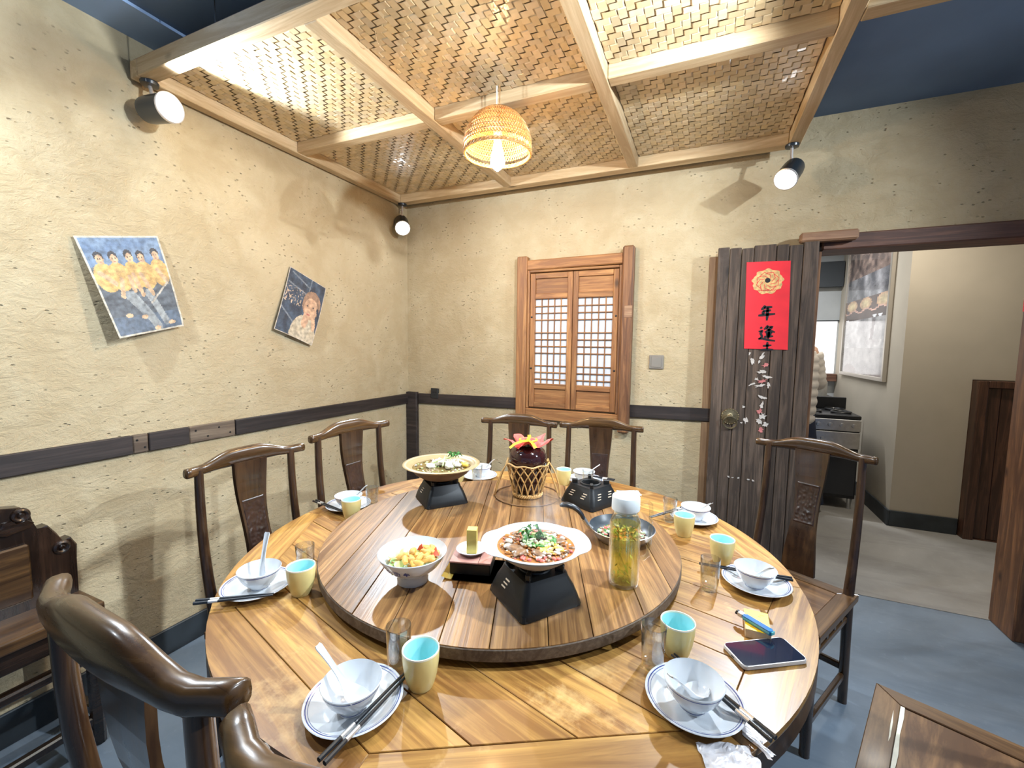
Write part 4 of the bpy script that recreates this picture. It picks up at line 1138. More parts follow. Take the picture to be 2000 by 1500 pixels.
for k, (dx, dy, s) in enumerate(((.012,.026,.0135),(.052,.022,.012),(.044,.036,.010),(.058,.006,.009))):
    bm = B(); loft(bm, [[(-s,-s*.6,0),(s,-s*.6,0),(0,s*.7,0)], [(-s*.5,-s*.3,s*.9),(s*.5,-s*.3,s*.9),(0,s*.25,s*.9)], [(-.001,-.001,s*1.25),(.001,-.001,s*1.25),(0,.001,s*1.25)]])
    bmesh.ops.bevel(bm, geom=bm.edges[:], offset=.0012, segments=1, affect='EDGES')
    o = obj('tomato_wedge', bm, M['tomato'], None, (sx+dx, sy+dy, SAL+.017+.004*(k == 0)), (.2, .2*k, k*1.1), smooth=True, angle=40)
    tag(o, 'red tomato wedge on the salad', 'tomato', 'tomato wedges in the salad bowl')

# ---------------------------------------------------------------- box, saucer, gold box, yellow card
ba = radians(17)
bx_ = thing('black_box', 'black-sided box with pink lid carrying a saucer, on the turntable', 'box', (1.5985, -1.823, LZ+.0045), ba)
obj('body', box(B(), -.054, .054, -.048, .048, 0, .030, .002), M['box_black'], bx_)
obj('lid', box(B(), -.055, .021, -.049, .049, .0302, .0350, .001), M['pink_wood'], bx_)
obj('lid', box(B(), .0225, .055, -.049, .049, .0302, .0350, .001), M['pink_wood'], bx_)
sa = thing('small_saucer', 'small white saucer holding the pale gold box, on the black box', 'saucer', (1.590, -1.818, LZ+.0395))
obj('dish', lathe(B(), [(0,0),(.026,0),(.030,.003),(.041,.012),(.0425,.0135),(.0410,.0145),(.029,.0070),(.024,.0045),(0,.0045)], 44), M['porcelain'], sa, smooth=True, angle=50)
obj('rim_line', lathe(B(), [(.0392,.0109),(.0408,.0121)], 44), M['blue_line'], sa)
gb = obj('gold_box', box(B(), -.0135, .0135, -.0135, .0135, 0, .066, .001), M['gold_card'], None, (1.594, -1.822, LZ+.0441), (0, 0, radians(20)))
tag(gb, 'small upright pale gold box standing in the saucer', 'box')
bm = B()
def yc(u, v): 
    return Vector(((u-.5)*.172, (v-.5)*.120, .0012+.006*max(0, (.14-u)/.14)**2))
grid(bm, 14, 6, yc)
r_ = bmesh.ops.solidify(bm, geom=bm.faces[:], thickness=.0016)
o = obj('yellow_card', bm, M['yellow_card'], None, (1.619, -1.830, LZ+.0018), (0, 0, radians(15)))
tag(o, 'yellow card lying under the black box', 'card')

# ---------------------------------------------------------------- glass tea jug
jx, jy = 1.985, -1.727
jg = thing('tea_jug', 'tall ribbed glass jug of yellow-green tea with white lid', 'jug', (jx, jy, LZ))
rib = lambda a, r, z: r*(1+.018*cos(28*a)) if .02 < z < .165 and r > .03 else r
obj('glass_body', lathe(B(), [(0,0),(.034,0),(.0375,.004),(.038,.02),(.038,.10),(.0375,.160),(.0365,.170),(.0310,.182),(.0305,.190),(.0330,.196),(.0320,.197),(.0290,.190),(.0295,.181),(.0345,.168),(.0352,.158),(.0352,.02),(.033,.009),(0,.008)], 112, mod=rib), M['jug_glass'], jg, smooth=True, angle=70)
obj('tea', lathe(B(), [(0,.0095),(.032,.0095),(.0340,.014),(.0342,.158),(0,.158)], 48), M['tea'], jg, smooth=True, angle=40)
obj('lid', lathe(B(), [(0,.190),(.0285,.190),(.0285,.197),(.0345,.197),(.0352,.200),(.0345,.229),(.0335,.231),(.0255,.231),(.0240,.2295),(.022,.2285),(0,.2285)], 48), M['white_plastic'], jg, smooth=True, angle=40)
hd_ = Vector((.915, .403, 0)).normalized()
hp_ = [(.031,.205),(.045,.214),(.057,.214),(.064,.207),(.0655,.190),(.065,.150),(.0635,.105),(.060,.075),(.050,.066),(.038,.070)]
obj('handle', tube(B(), [tuple(hd_*r+Vector((0,0,z))) for r, z in hp_], [.0055]*10, 10, up=(-.403,.915,0)), M['jug_glass'], jg, smooth=True)
rr = random.Random(3); lb = B()
for k in range(150):
    zone = rr.random()
    z = rr.uniform(.012, .042) if zone < .42 else (rr.uniform(.112, .156) if zone < .93 else rr.uniform(.05, .11))
    a = rr.uniform(0, 2*pi); r = .031*sqrt(rr.random()); s = rr.uniform(.006, .011); th = rr.uniform(0, 6.3); ph = rr.uniform(-1, 1)
    c = Vector((r*cos(a), r*sin(a), z)); d1 = Vector((cos(th)*cos(ph), sin(th)*cos(ph), sin(ph)))*s; d2 = d1.cross(Vector((0,.3,1))).normalized()*s*.35
    if (c+d1).xy.length > .033 or (c-d1).xy.length > .033: continue
    vv = [lb.verts.new(c-d1), lb.verts.new(c+d2), lb.verts.new(c+d1), lb.verts.new(c-d2)]
    lb.faces.new(vv)
o = obj('tea_leaves', lb, M['tea_leaf'], jg); stuff(o)

# ---------------------------------------------------------------- frying pan
pn = thing('frying_pan', 'small dark frying pan of stir-fried meat beside the tea jug', 'frying pan', (1.936, -1.462, LZ))
obj('pan_body', lathe(B(), [(0,0),(.070,0),(.078,.003),(.094,.022),(.1015,.037),(.1030,.0385),(.1010,.0395),(.0920,.024),(.0765,.0075),(.070,.0055),(0,.0055)], 64, mis=[0]*6+[1]*4), [M['steel'], M['pan_black']], pn, smooth=True, angle=50)
hdir = Vector((-.95, -.31, 0)).normalized()
pts = [hdir*.094+Vector((0,0,.026)), hdir*.108+Vector((0,0,.040)), hdir*.122+Vector((0,0,.060))]
obj('handle_neck', tube(B(), [tuple(p) for p in pts], [.0075,.007,.0075], 10), M['steel'], pn, smooth=True)
h2 = [(.120,.057),(.128,.072),(.140,.086),(.156,.096),(.176,.101),(.190,.100),(.197,.097)]
obj('handle_grip', tube(B(), [tuple(hdir*a+Vector((.02*(a-.12)/.08*0,.0,z))) for a, z in h2], [.0082,.0098,.0110,.0118,.0118,.0098,.005], 12, flat=.75), M['black_rubber'], pn, smooth=True)
bits('stir_fry', 'stir-fried meat, pepper and green bits filling the frying pan', 1.936, -1.462, LZ+.008, .076, 260, .0066, [M['meat'], M['chili'], M['leaf'], M['meat'], M['cream_bit'], M['onion']], 71, hump=.012)

# ---------------------------------------------------------------- wine jar in a rattan basket
qx, qy = 1.518, -1.222
wj = thing('wine_jar', 'dark glazed wine jar tied with red cloth and yellow ribbon', 'jar', (qx, qy, LZ+.012))
obj('jar_body', lathe(B(), [(0,0),(.040,0),(.046,.006),(.058,.045),(.070,.100),(.076,.135),(.0755,.155),(.066,.178),(.046,.192),(.030,.196),(.030,.204),(0,.204)], 48), M['jar'], wj, smooth=True, angle=50)
bm = B()
NP = 5
def cloth(u, v):
    a = 2*pi*u + .35; lobes = .5+.5*cos(NP*a)
    if v < .34:
        f = v/.34; r = .004+.030*f; z = .224-.006*f*f
        z += .004*sin(9*a)*f
    else:
        f = (v-.34)/.66
        r = .034+f*(.020+.050*lobes**1.3)
        z = .216-.010*sin(pi*min(1, f*1.3))+(.012*lobes-.026*(1-lobes))*f + .006*sin(11*a+2)*f
        r += .003*sin(23*a)*f
    return Vector((r*cos(a), r*sin(a), z))
grid(bm, 120, 14, cloth, closed_u=True)
obj('cloth_cover', bm, M['red_cloth'], wj, smooth=True, angle=80)
bm = B(); tube(bm, [(.0345*cos(2*pi*k/40), .0345*sin(2*pi*k/40), .2175) for k in range(40)], .0038, 6, closed=True)
ro = obj('ribbon', bm, M['ribbon'], wj, smooth=True)
cd = Vector((2.145-qx, -2.82-qy, 0)).normalized(); sd = Vector((-cd.y, cd.x, 0))
for k, pts in enumerate(([cd*.034+sd*.0, cd*.045-sd*.025, cd*.052-sd*.052, cd*.058-sd*.072],[cd*.034, cd*.052+sd*.018, cd*.066+sd*.030],[cd*.034-sd*.002, cd*.020+sd*.004, cd*.004+sd*.004])):
    zz = ([.222,.221,.212,.196], [.221,.214,.200], [.222,.234,.2385])[k]
    rb_ = B(); ribbon(rb_, [tuple(p+Vector((0,0,z))) for p, z in zip(pts, zz)], .013, tuple(cd*.5+Vector((0,0,1))))
    obj('ribbon_tail', rb_, M['ribbon'], ro, smooth=True)
rk = thing('rattan_basket', 'honey rattan basket with three looped legs holding the wine jar', 'basket', (qx, qy, LZ))
def bas_r(z): return .053+.030*(z/.135)**.9
NB = 16
for k in range(NB):
    for sg in (-1, 1):
        pts = []
        for j in range(11):
            z = .010+.128*j/10; a = 2*pi*k/NB + sg*(.72*(j/10)**1.7)
            r = bas_r(z)+.0022*sg*(1 if j % 2 else -1)*.4+.0015
            pts.append((r*cos(a), r*sin(a), z))
        obj('strand', tube(B(), pts, .0026, 6), M['rattan'], rk, smooth=True)
tb_ = B()
for ph in (0, 2.1, 4.2):
    tube(tb_, [((bas_r(.01)+.004*cos(14*2*pi*q/140+ph))*cos(2*pi*q/140), (bas_r(.01)+.004*cos(14*2*pi*q/140+ph))*sin(2*pi*q/140), .010+.006*sin(14*2*pi*q/140+ph)) for q in range(140)], .0034, 6, closed=True)
obj('braided_base', tb_, M['rattan'], rk, smooth=True)
obj('base_disc', lathe(B(), [(0,.0045),(.050,.0045),(.050,.0085),(0,.0085)], 32), M['rattan'], rk)
tb_ = B()
tube(tb_, [((bas_r(.138)+.001)*cos(2*pi*q/48), (bas_r(.138)+.001)*sin(2*pi*q/48), .138+.003*sin(8*2*pi*q/48)) for q in range(48)], .0036, 6, closed=True)
obj('top_hoop', tb_, M['rattan'], rk, smooth=True)
tb_ = B(); tube(tb_, [(.132*cos(2*pi*q/64), .132*sin(2*pi*q/64), .0032) for q in range(64)], .0024, 6, closed=True)
obj('ground_ring', tb_, plain('dark_rattan', (.20,.10,.035), .5), rk, smooth=True)
ca = atan2(cd.y, cd.x)
for a in (ca-1.42, ca+1.30, ca+2.9):
    dv = Vector((cos(a), sin(a), 0)); tv = Vector((-sin(a), cos(a), 0))
    lp = [dv*.083-tv*.016+Vector((0,0,.136)), dv*.100-tv*.010+Vector((0,0,.100)), dv*.118-tv*.008+Vector((0,0,.050)), dv*.131-tv*.007+Vector((0,0,.012)), dv*.136+Vector((0,0,.0050)), dv*.133+tv*.008+Vector((0,0,.014)), dv*.126+tv*.014+Vector((0,0,.055)), dv*.108+tv*.016+Vector((0,0,.105)), dv*.085+tv*.016+Vector((0,0,.140)), dv*.082+tv*.004+Vector((0,0,.158)), dv*.083-tv*.010+Vector((0,0,.150))]
    obj('leg_loop', tube(B(), [tuple(p) for p in lp], .0030, 7), M['rattan'], rk, smooth=True)

# ---------------------------------------------------------------- phone, cigarettes, lighter, wrappers, tissue
ph = thing('smartphone', 'black-screened smartphone in a pale case lying on the table', 'phone', (2.295, -1.808, TZ), radians(32.5))
def rrect(w_, h_, r, n=5):
    pts = []
    for k, (sx_, sy_) in enumerate(((1,-1),(1,1),(-1,1),(-1,-1))):
        for q in range(n+1):
            a = -pi/2+k*pi/2+q*pi/2/n; pts.append((sx_*(w_-r)+r*cos(a), sy_*(h_-r)+r*sin(a)))
    return pts
bm = B(); prism(bm, rrect(.0735, .0365, .010), 0, .0095, .0018)
bmesh.ops.bevel(bm, geom=[e for e in bm.edges if all(v.co.z < 1e-5 for v in e.verts)], offset=.002, segments=1, affect='EDGES')
obj('case', bm, M['phone_case'], ph, smooth=True, angle=40)
bm = B(); prism(bm, rrect(.0710, .0342, .008), .0095, .0100)
obj('screen', bm, M['screen'], ph)
bm = B(); prism(bm, rrect(.0048, .0013, .0012, 3), -.0002, .0004)
obj('charging_port', bm, M['black_rubber'], ph, (-.0736, 0, .005), (pi/2, 0, -pi/2))
cg = thing('cigarette_pack', 'yellow cigarette pack under a blue lighter', 'pack', (2.290, -1.716, TZ), radians(-2))
obj('carton', box(B(), -.0255, .0255, -.0430, .0430, 0, .0195, .001), M['cig_side'], cg)
obj('front_print', box(B(), -.0252, .0252, -.0427, .0427, .0195, .0201), M['cig'], cg)
for (x, y, w_, h_) in ((-.010,-.029,.012,.003),(.004,-.034,.015,.0025),(.012,.030,.009,.003),(.006,.022,.006,.004)):
    obj('motif', box(B(), x-w_/2, x+w_/2, y-h_/2, y+h_/2, .0201, .0204), M['cig_print'], cg)
ldir = Vector((.054, -.044, 0)).normalized()
lg = thing('lighter', 'blue plastic lighter lying on the yellow cigarette pack', 'lighter', (2.284, -1.735, TZ+.0206), atan2(ldir.y, ldir.x))
bm = B(); prism(bm, rrect(.034, .0070, .004), 0, .0095, .002); obj('tank', bm, M['lighter'], lg, (.006,0,0), smooth=True, angle=40)
obj('base_cap', box(B(), .0402, .0425, -.0060, .0060, .001, .0090, .0008), M['lighter_teal'], lg)
obj('side_rib', box(B(), -.026, .038, -.0079, -.0068, .002, .0065, .0004), M['lighter_teal'], lg)
obj('hood', box(B(), -.0405, -.0285, -.0065, .0065, .0002, .0105, .0015), M['lamp_steel'], lg)
obj('wheel', lathe(B(), [(0,-.003),(.0042,-.003),(.0042,.003),(0,.003)], 16), M['black_rubber'], lg, (-.0425, 0, .0065), (pi/2, 0, 0))
obj('button', box(B(), -.0485, -.0425, -.004, .004, .0005, .0055, .001), M['black_rubber'], lg)
def crumple(name, label, cat, x, y, w_, h_, rz, mat, amp, seed, z=TZ):
    bm = B()
    def fn(u, v):
        p = Vector(((u-.5)*w_, (v-.5)*h_, 0))
        n_ = abs(noise.noise(Vector((u*4+seed, v*4, seed)))) + .5*abs(noise.noise(Vector((u*9, v*9+seed, 2))))
        p.z = .0006+amp*n_
        e = noise.noise(Vector((u*3, v*3, seed+5)))*.012
        p.x += e; p.y += e*.6
        return p
    grid(bm, 18, 14, fn)
    o = obj(name, bm, mat, None, (x, y, z), (0, 0, rz)); tag(o, label, cat); return o
crumple('plastic_wrapper', 'crumpled clear plastic wrapper at the table edge by the plate', 'wrapper', 2.215, -2.105, .085, .062, .35, M['foil'], .006, 3)
crumple('chopstick_sleeve', 'flat silvery chopstick sleeve under the chopstick butts', 'sleeve', 2.252, -2.040, .075, .018, -.85, M['foil'], .002, 8)
crumple('tissue_packet', 'white tissue packet lying behind the tea jug lid', 'tissue', 1.872, -.885, .100, .060, .3, M['paper_white'], .008, 5)

# ================================================================ prints on the left wall
def printed_sheet(name, corners, nu, nv, paint, mat, bulge, parent=None, back=True):
    """corners TL,TR,BR,BL; paint(u,v)->rgb with u right, v down; bulge(u,v)->offset along the sheet normal"""
    TL, TR, BR, BL = [Vector(c) for c in corners]
    nrm = (TR-TL).cross(BL-TL).normalized()
    if nrm.dot(Vector((2.1,-2.8,1.4))-TL) < 0: nrm = -nrm
    bm = B(); cl = bm.loops.layers.float_color.new('print')
    V = []
    for i in range(nu+1):
        row = []
        for j in range(nv+1):
            u, v = i/nu, j/nv
            p = (TL*(1-u)+TR*u)*(1-v)+(BL*(1-u)+BR*u)*v + nrm*bulge(u, v)
            row.append(bm.verts.new(p))
        V.append(row)
    for i in range(nu):
        for j in range(nv):
            f = bm.faces.new((V[i][j], V[i][j+1], V[i+1][j+1], V[i+1][j]))
            c = paint((i+.5)/nu, (j+.5)/nv); k_ = .80*(1+.55*noise.noise(Vector((i*.23, j*.23, 3.3)))+.25*noise.noise(Vector((i*.7, j*.7, 8.1)))); c = tuple(x*k_ for x in c)
            for l in f.loops: l[cl] = (c[0], c[1], c[2], 1)
    bm.normal_update()
    if back:
        r = bmesh.ops.extrude_face_region(bm, geom=bm.faces[:])
        for e in r['geom']:
            if isinstance(e, bmesh.types.BMVert): e.co -= nrm*.0012
        for f in bm.faces: pass
    return obj(name, bm, mat, parent, smooth=True, angle=50)
def mixc(a, b, t): t = max(0, min(1, t)); return tuple(x*(1-t)+y*t for x, y in zip(a, b))
def ell(u, v, cx, cy, rx, ry): return ((u-cx)/rx)**2+((v-cy)/ry)**2
def seg(u, v, x0, y0, x1, y1):
    dx, dy = x1-x0, y1-y0; t = max(0, min(1, ((u-x0)*dx+(v-y0)*dy)/(dx*dx+dy*dy))); return math.hypot(u-x0-t*dx, v-y0-t*dy)
def group_photo(u, v):
    n = noise.noise(Vector((u*6, v*6, 0)))
    if u < .025 or u > .975 or v < .018 or v > .982: return (.66,.60,.48)
    c = mixc((.10,.17,.30), (.22,.32,.46), .5+.5*sin(v*30+4*u+3*n)*.6) if v < .30 else mixc((.035,.045,.06), (.17,.20,.24), .45+.55*noise.noise(Vector((u*5, v*22, 3))))
    shirt, skin, hair = (.62,.36,.10), (.74,.50,.30), (.03,.03,.04)
    if v > .80: c = mixc(c, (.13,.19,.28), .6)
    legs = [(.40,.62,.62,.95,.06),(.62,.60,.76,.90,.05),(.34,.60,.50,.80,.05)]
    for (x0,y0,x1,y1,w_) in legs:
        if seg(u, v, x0, y0, x1, y1) < w_: c = mixc((.25,.28,.30), (.38,.41,.42), .5+n)
    for (x, y) in ((.60,.965),(.84,.93),(.25,.80),(.45,.83)):
        if ell(u, v, x, y, .05, .022) < 1: c = skin
    men = [(.16,.22,.17),(.33,.22,.17),(.52,.21,.14),(.67,.22,.16),(.87,.20,.15)]
    for k, (x, y, w_) in enumerate(men):
        if ell(u, v, x, y+.19, w_*.82, .145) < 1: c = mixc(shirt, (.80,.52,.20), .5+.5*noise.noise(Vector((u*9, v*9, k))))
    for (x0,y0,x1,y1) in ((.10,.36,.24,.47),(.33,.44,.27,.60),(.50,.40,.54,.60),(.60,.40,.68,.60),(.84,.36,.92,.48),(.44,.42,.45,.55)):
        if seg(u, v, x0, y0, x1, y1) < .028: c = mixc(skin, (.45,.25,.12), .3+.4*n)
    for k, (x, y, w_) in enumerate(men):
        if ell(u, v, x, y-.020, .055, .050) < 1: c = hair
        if ell(u, v, x+.004, y+.012, .045, .048) < 1: c = mixc(skin, (.50,.30,.18), .4+.5*noise.noise(Vector((u*30, v*30, k))))
        for ex in (-.016,.018):
            if ell(u, v, x+ex, y+.004, .009, .006) < 1: c = (.10,.06,.05)
        if ell(u, v, x+.002, y+.036, .013, .005) < 1: c = (.42,.16,.12)
    if seg(u, v, .62, .70, .93, .50) < .010: c = (.55,.50,.42)
    return c
pg = printed_sheet('group_photograph', ((.015,-1.986,1.784),(.012,-1.712,1.847),(.040,-1.643,1.473),(.070,-1.895,1.410)), 84, 116, group_photo, M['print'],
    lambda u, v: .014*v*(1-v)*2 + .010*(v**3)*sin(u*5+1) + .004*noise.noise(Vector((u*3, v*5, 1)))*v)
tag(pg, 'curling photograph of five people in orange shirts on the left wall', 'photograph')
def portrait(u, v):
    n = noise.noise(Vector((u*8, v*8, 2)))
    if u < .02 or u > .98 or v < .015 or v > .985: return (.62,.54,.44)
    c = mixc((.012,.02,.045), (.05,.085,.14), .5+n)
    for (x0,y0,x1,y1) in ((.05,.22,.55,.28),(.0,.62,.35,.78),(.60,.0,.58,.30),(.1,.05,.6,.16)):
        if seg(u, v, x0, y0, x1, y1) < .012: c = (.20,.23,.27)
    if u < .50 and .25 < v < .52 and abs(noise.noise(Vector((u*14, v*14, 7)))) < .055: c = (.70,.52,.36)
    blouse = ell(u, v, .66, .95, .34, .36) < 1 and v > .62
    if blouse: c = mixc((.72,.62,.46), (.52,.42,.28), .5+.6*noise.noise(Vector((u*7, v*9, 4))))
    if ell(u, v, .72, .40, .24, .22) < 1: c = (.35,.20,.12)
    if ell(u, v, .72, .47, .185, .175) < 1: c = mixc((.76,.48,.30), (.55,.30,.17), .35+.6*n)
    if seg(u, v, .66, .58, .64, .72) < .08: c = (.66,.40,.25)
    if ell(u, v, .62, .44, .028, .012) < 1 or ell(u, v, .78, .43, .028, .012) < 1: c = (.06,.03,.03)
    if ell(u, v, .68, .57, .045, .014) < 1: c = (.50,.12,.10)
    if seg(u, v, .84, .60, .90, .74) < .05: c = (.72,.45,.28)
    if seg(u, v, .90, .44, .97, .56) < .03: c = (.012,.02,.04)
    return c
pp = printed_sheet('portrait_print', ((.012,-1.068,1.831),(.012,-.819,1.741),(.030,-.950,1.389),(.030,-1.197,1.478)), 70, 100, portrait, M['print'],
    lambda u, v: .008*v*(1-v)*2+.006*v**3*sin(u*4))
tag(pp, 'tilted print of a person in a cream blouse on the left wall', 'photograph')

# ================================================================ red couplet on the door
DY = -.058-.0355
def couplet_place(x, z): return Vector((x, DY-.0022, z))
cp = thing('red_couplet', 'red paper couplet with gold roundel and black brush characters on the door', 'couplet', (0, 0, 0))
bm = B(); c0 = [(2.345,1.874),(2.551,1.869),(2.564,1.398),(2.356,1.403)]
prism(bm, c0[::-1], 0, .0016)
obj('paper', bm, M['red_paper'], cp, (0, DY, 0), (pi/2, 0, 0))
ix, iw = 2.452, .0
bm = B(); rr = random.Random(2)
prism(bm, [((.072+.004*sin(9*a)+.003*sin(17*a))*cos(a), (.066+.004*sin(9*a))*sin(a)) for a in [2*pi*k/72 for k in range(72)]][::1], 0, .0006)
ro = obj('gold_roundel', bm, M['gold_print'], cp, (2.450, DY-.0017, 1.765), (pi/2, 0, 0))
bm = B()
for k in range(8):
    a = k*pi/4; pts = densify([(.02*cos(a), .02*sin(a)), (.040*cos(a+.5), .036*sin(a+.5)), (.056*cos(a+1.1), .052*sin(a+1.1)), (.050*cos(a+1.7), .046*sin(a+1.7))])
    stroke_bm(bm, pts, .0028, lambda x, z: (Vector((x, z, 0)), Vector((0,0,1))))
for q in range(9):
    stroke_bm(bm, densify([(-.045+.01*q, -.050), (-.040+.01*q, -.044), (-.035+.01*q, -.050)], 3), .0022, lambda x, z: (Vector((x, z, 0)), Vector((0,0,1))))
obj('swirl_lines', bm, M['red_paper'], ro, (0, 0, .0009))
obj('pearl', lathe(B(), [(.013,0),(.011,.0006),(0,.0008)], 24), M['ink'], ro, (0, .006, .0010))
def char(strokes, x, z, s, w0):
    bm = B()
    for st in strokes:
        pts = densify(st, 6); n = len(pts)
        wd = [w0*(.55+.75*sin(pi*min(.93, (i+1.5)/(n+1)))**.8) for i in range(n)]
        stroke_bm(bm, pts, wd, lambda u, v: (Vector((x+(u-.5)*s, DY-.0019, z+(v-.5)*s)), Vector((0,-1,0))))
    return obj('brush_character', bm, M['ink'], cp)
nian = [[(.40,.99),(.30,.82),(.18,.70)],[(.33,.84),(.55,.86),(.80,.88)],[(.28,.62),(.50,.64),(.74,.67)],[(.29,.63),(.30,.50),(.27,.40)],[(.02,.33),(.45,.38),(.99,.43)],[(.54,.86),(.55,.45),(.53,.0)]]
feng = [[(.14,.88),(.24,.80)],[(.06,.60),(.26,.66),(.18,.48),(.27,.30),(.10,.14)],[(.06,.14),(.30,.17),(.60,.08),(1.0,.02)],[(.56,1.0),(.48,.86),(.36,.74)],[(.50,.88),(.80,.90),(.62,.70),(.40,.56)],[(.48,.80),(.70,.66),(.96,.56)],[(.46,.50),(.82,.54)],[(.48,.39),(.78,.43)],[(.38,.27),(.88,.32)],[(.63,.62),(.63,.40),(.61,.14)]]
ji = [[(.18,.40),(.50,.44),(.84,.47)],[(.52,.75),(.52,.42),(.52,.10)],[(.02,.06),(.5,.10),(1.0,.10)]]
char(nian, 2.455, 1.597, .082, .0115); char(feng, 2.460, 1.487, .086, .0100); char(ji, 2.466, 1.424, .062, .0095)

# ---------------------------------------------------------------- switch and outlet
sw = thing('light_switch', 'square grey light switch on the back wall', 'switch', (1.886, 0, 1.313))
bm = B(); box(bm, -.043, .043, -.010, -.0002, -.043, .043, .003); obj('plate', bm, M['switch'], sw)
obj('rocker', box(B(), -.030, .030, -.0135, -.0102, -.032, .032, .0015), M['switch'], sw)
ot = thing('wall_outlet', 'small dark socket on the back wall above the dado', 'outlet', (.262, 0, 1.030))
obj('plate', box(B(), -.033, .033, -.024, -.0185, -.040, .040, .003), M['outlet'], ot); obj('back_box', box(B(), -.028, .028, -.0184, -.0003, .0, .036), M['outlet'], ot)
for (x, z) in ((-.010,.008),(.010,.008),(0,-.012)): obj('socket_hole', box(B(), x-.002, x+.002, -.0252, -.0242, z-.005, z+.005), M['black_metal'], ot)

# ================================================================ hall: poster, red paper, person, cooker
def hall_poster(u, v):
    n = noise.noise(Vector((u*5, v*10, 2))); n2 = noise.noise(Vector((u*14, v*22, 5)))
    if v < .25: c = mixc((.10,.065,.055), (.42,.30,.24), .45+.9*n2+.4*n)
    elif v < .42: c = mixc((.10,.10,.11), (.44,.43,.44), .5+.8*noise.noise(Vector((u*7, v*4, 9))))
    elif v < .58:
        c = (.14,.09,.075)
        for x in (.18,.52,.90):
            if ell(u, v, x, .465, .14, .045) < 1: c = mixc((.85,.68,.38), (.6,.34,.2), ell(u, v, x, .465, .14, .045))
        if abs(v-.515-.01*sin(u*20)) < .006: c = (.75,.45,.35)
    elif v < .80:
        c = mixc((.50,.48,.47), (.18,.17,.17), .35+.9*n)
        if seg(u, v, .74, .58, .70, .76) < .03: c = (.16,.13,.13)
        if ell(u, v, .80, .765, .22, .03) < 1: c = mixc((.25,.22,.22), (.6,.58,.56), .5+n2)
    else: c = mixc((.24,.22,.215), (.40,.375,.355), .5+.8*n+.3*n2)
    for (x, y) in ((.08,.575),(.74,.567),(.86,.567)):
        if ell(u, v, x, y, .045, .010) < 1: c = (.95,.95,.98)
    if v > .93 and ell(u, v, .22, 1.0, .18, .07) < 1: c = (.20,.14,.12)
    return c
hpz = thing('framed_poster', 'tall framed food poster on the hallway corner wall', 'poster', (0, 0, 0))
PX = HX-.020
printed_sheet('print', ((PX,2.99,2.44),(PX,1.80,2.44),(PX,1.80,1.17),(PX,2.99,1.17)), 60, 100, hall_poster, M['print_gloss'], lambda u, v: 0, hpz, back=False)
obj('backing', box(B(), PX+.0015, HX-.0005, 1.79, 3.0, 1.16, 2.45), M['frame_grey'], hpz)
for (y0, y1, z0, z1) in ((1.765,1.80,1.135,2.475),(2.99,3.025,1.135,2.475),(1.80,2.99,1.135,1.17),(1.80,2.99,2.44,2.475)):
    obj('frame_bar', box(B(), PX-.012, HX-.0005, y0, y1, z0, z1, .003), M['frame_grey'], hpz)
o = obj('red_paper_strip', box(B(), OPEN1-.0016, OPEN1-.0002, .06, .168, 1.60, 1.90), M['red_paper']); tag(o, 'red paper strip on the door jamb', 'paper strip')

# gas cooker
gc = thing('gas_cooker', 'steel gas cooker with black top in the kitchen', 'cooker', (3.25, 1.95, 0))
obj('body', box(B(), -.27, .17, -.20, .28, .10, .80, .006), M['black_metal'], gc)
obj('control_panel', box(B(), -.27, .17, -.222, -.201, .70, .80, .004), M['steel'], gc)
for k in range(5):
    obj('knob', lathe(B(), [(0,.016),(.016,.015),(.019,.002),(.019,0)], 18), M['steel'], gc, (-.22+.085*k, -.222, .75), (pi/2, 0, 0), smooth=True)
obj('drawer', box(B(), -.27, .17, -.216, -.201, .545, .69, .004), M['steel'], gc)
obj('drawer_handle', lathe(B(), [(0,.014),(.012,.013),(.014,0)], 16), M['steel'], gc, (-.10, -.216, .625), (pi/2, 0, 0), smooth=True)
obj('oven_door', box(B(), -.26, .16, -.212, -.201, .13, .53, .004), M['black_rubber'], gc)
obj('door_handle', tube(B(), [(-.15,-.213,.49),(-.15,-.235,.49),(.06,-.235,.49),(.06,-.213,.49)], .007, 8), M['steel'], gc, smooth=True)
obj('hob', box(B(), -.275, .175, -.20, .285, .80, .835, .006), M['black_metal'], gc)
obj('splash_back', box(B(), -.275, .175, .26, .285, .836, .95, .004), M['black_metal'], gc)
for (x, y) in ((-.16,-.06),(.06,-.06),(-.16,.15),(.06,.15)):
    obj('grate', tube(B(), [(x+.07*cos(2*pi*k/24), y+.07*sin(2*pi*k/24), .848) for k in range(24)], .010, 6, closed=True), M['black_metal'], gc, smooth=True)
for (x, y) in ((-.24,-.17),(.14,-.17),(-.24,.25),(.14,.25)): obj('leg', tube(B(), [(x, y, 0), (x, y, .11)], [.016,.020], 10), M['steel'], gc)
kc = thing('kitchen_counter', 'dark counter under the kitchen window', 'counter', (2.6, 2.95, 0))
obj('carcass', box(B(), -.6, .85, -.20, .24, .06, .86, .004), M['hall_wood'], kc); obj('worktop', box(B(), -.62, .87, -.23, .245, .861, .895, .004), M['steel'], kc)
obj('plinth', box(B(), -.58, .83, -.17, .22, 0, .06), M['black_metal'], kc)
for k in range(3): obj('cupboard_door', box(B(), -.59+.475*k, -.125+.475*k, -.216, -.201, .09, .84, .003), M['hall_wood'], kc)
br = thing('rice_cooker', 'steel cooker standing on the kitchen counter', 'appliance', (3.30, 2.93, .896))
obj('body', lathe(B(), [(0,0),(.12,0),(.125,.01),(.125,.15),(.118,.16),(0,.16)], 32), M['steel'], br, smooth=True, angle=40); obj('lid', lathe(B(), [(.118,.1605),(.10,.19),(.03,.205),(0,.206)], 32), M['white_plastic'], br, smooth=True, angle=40)

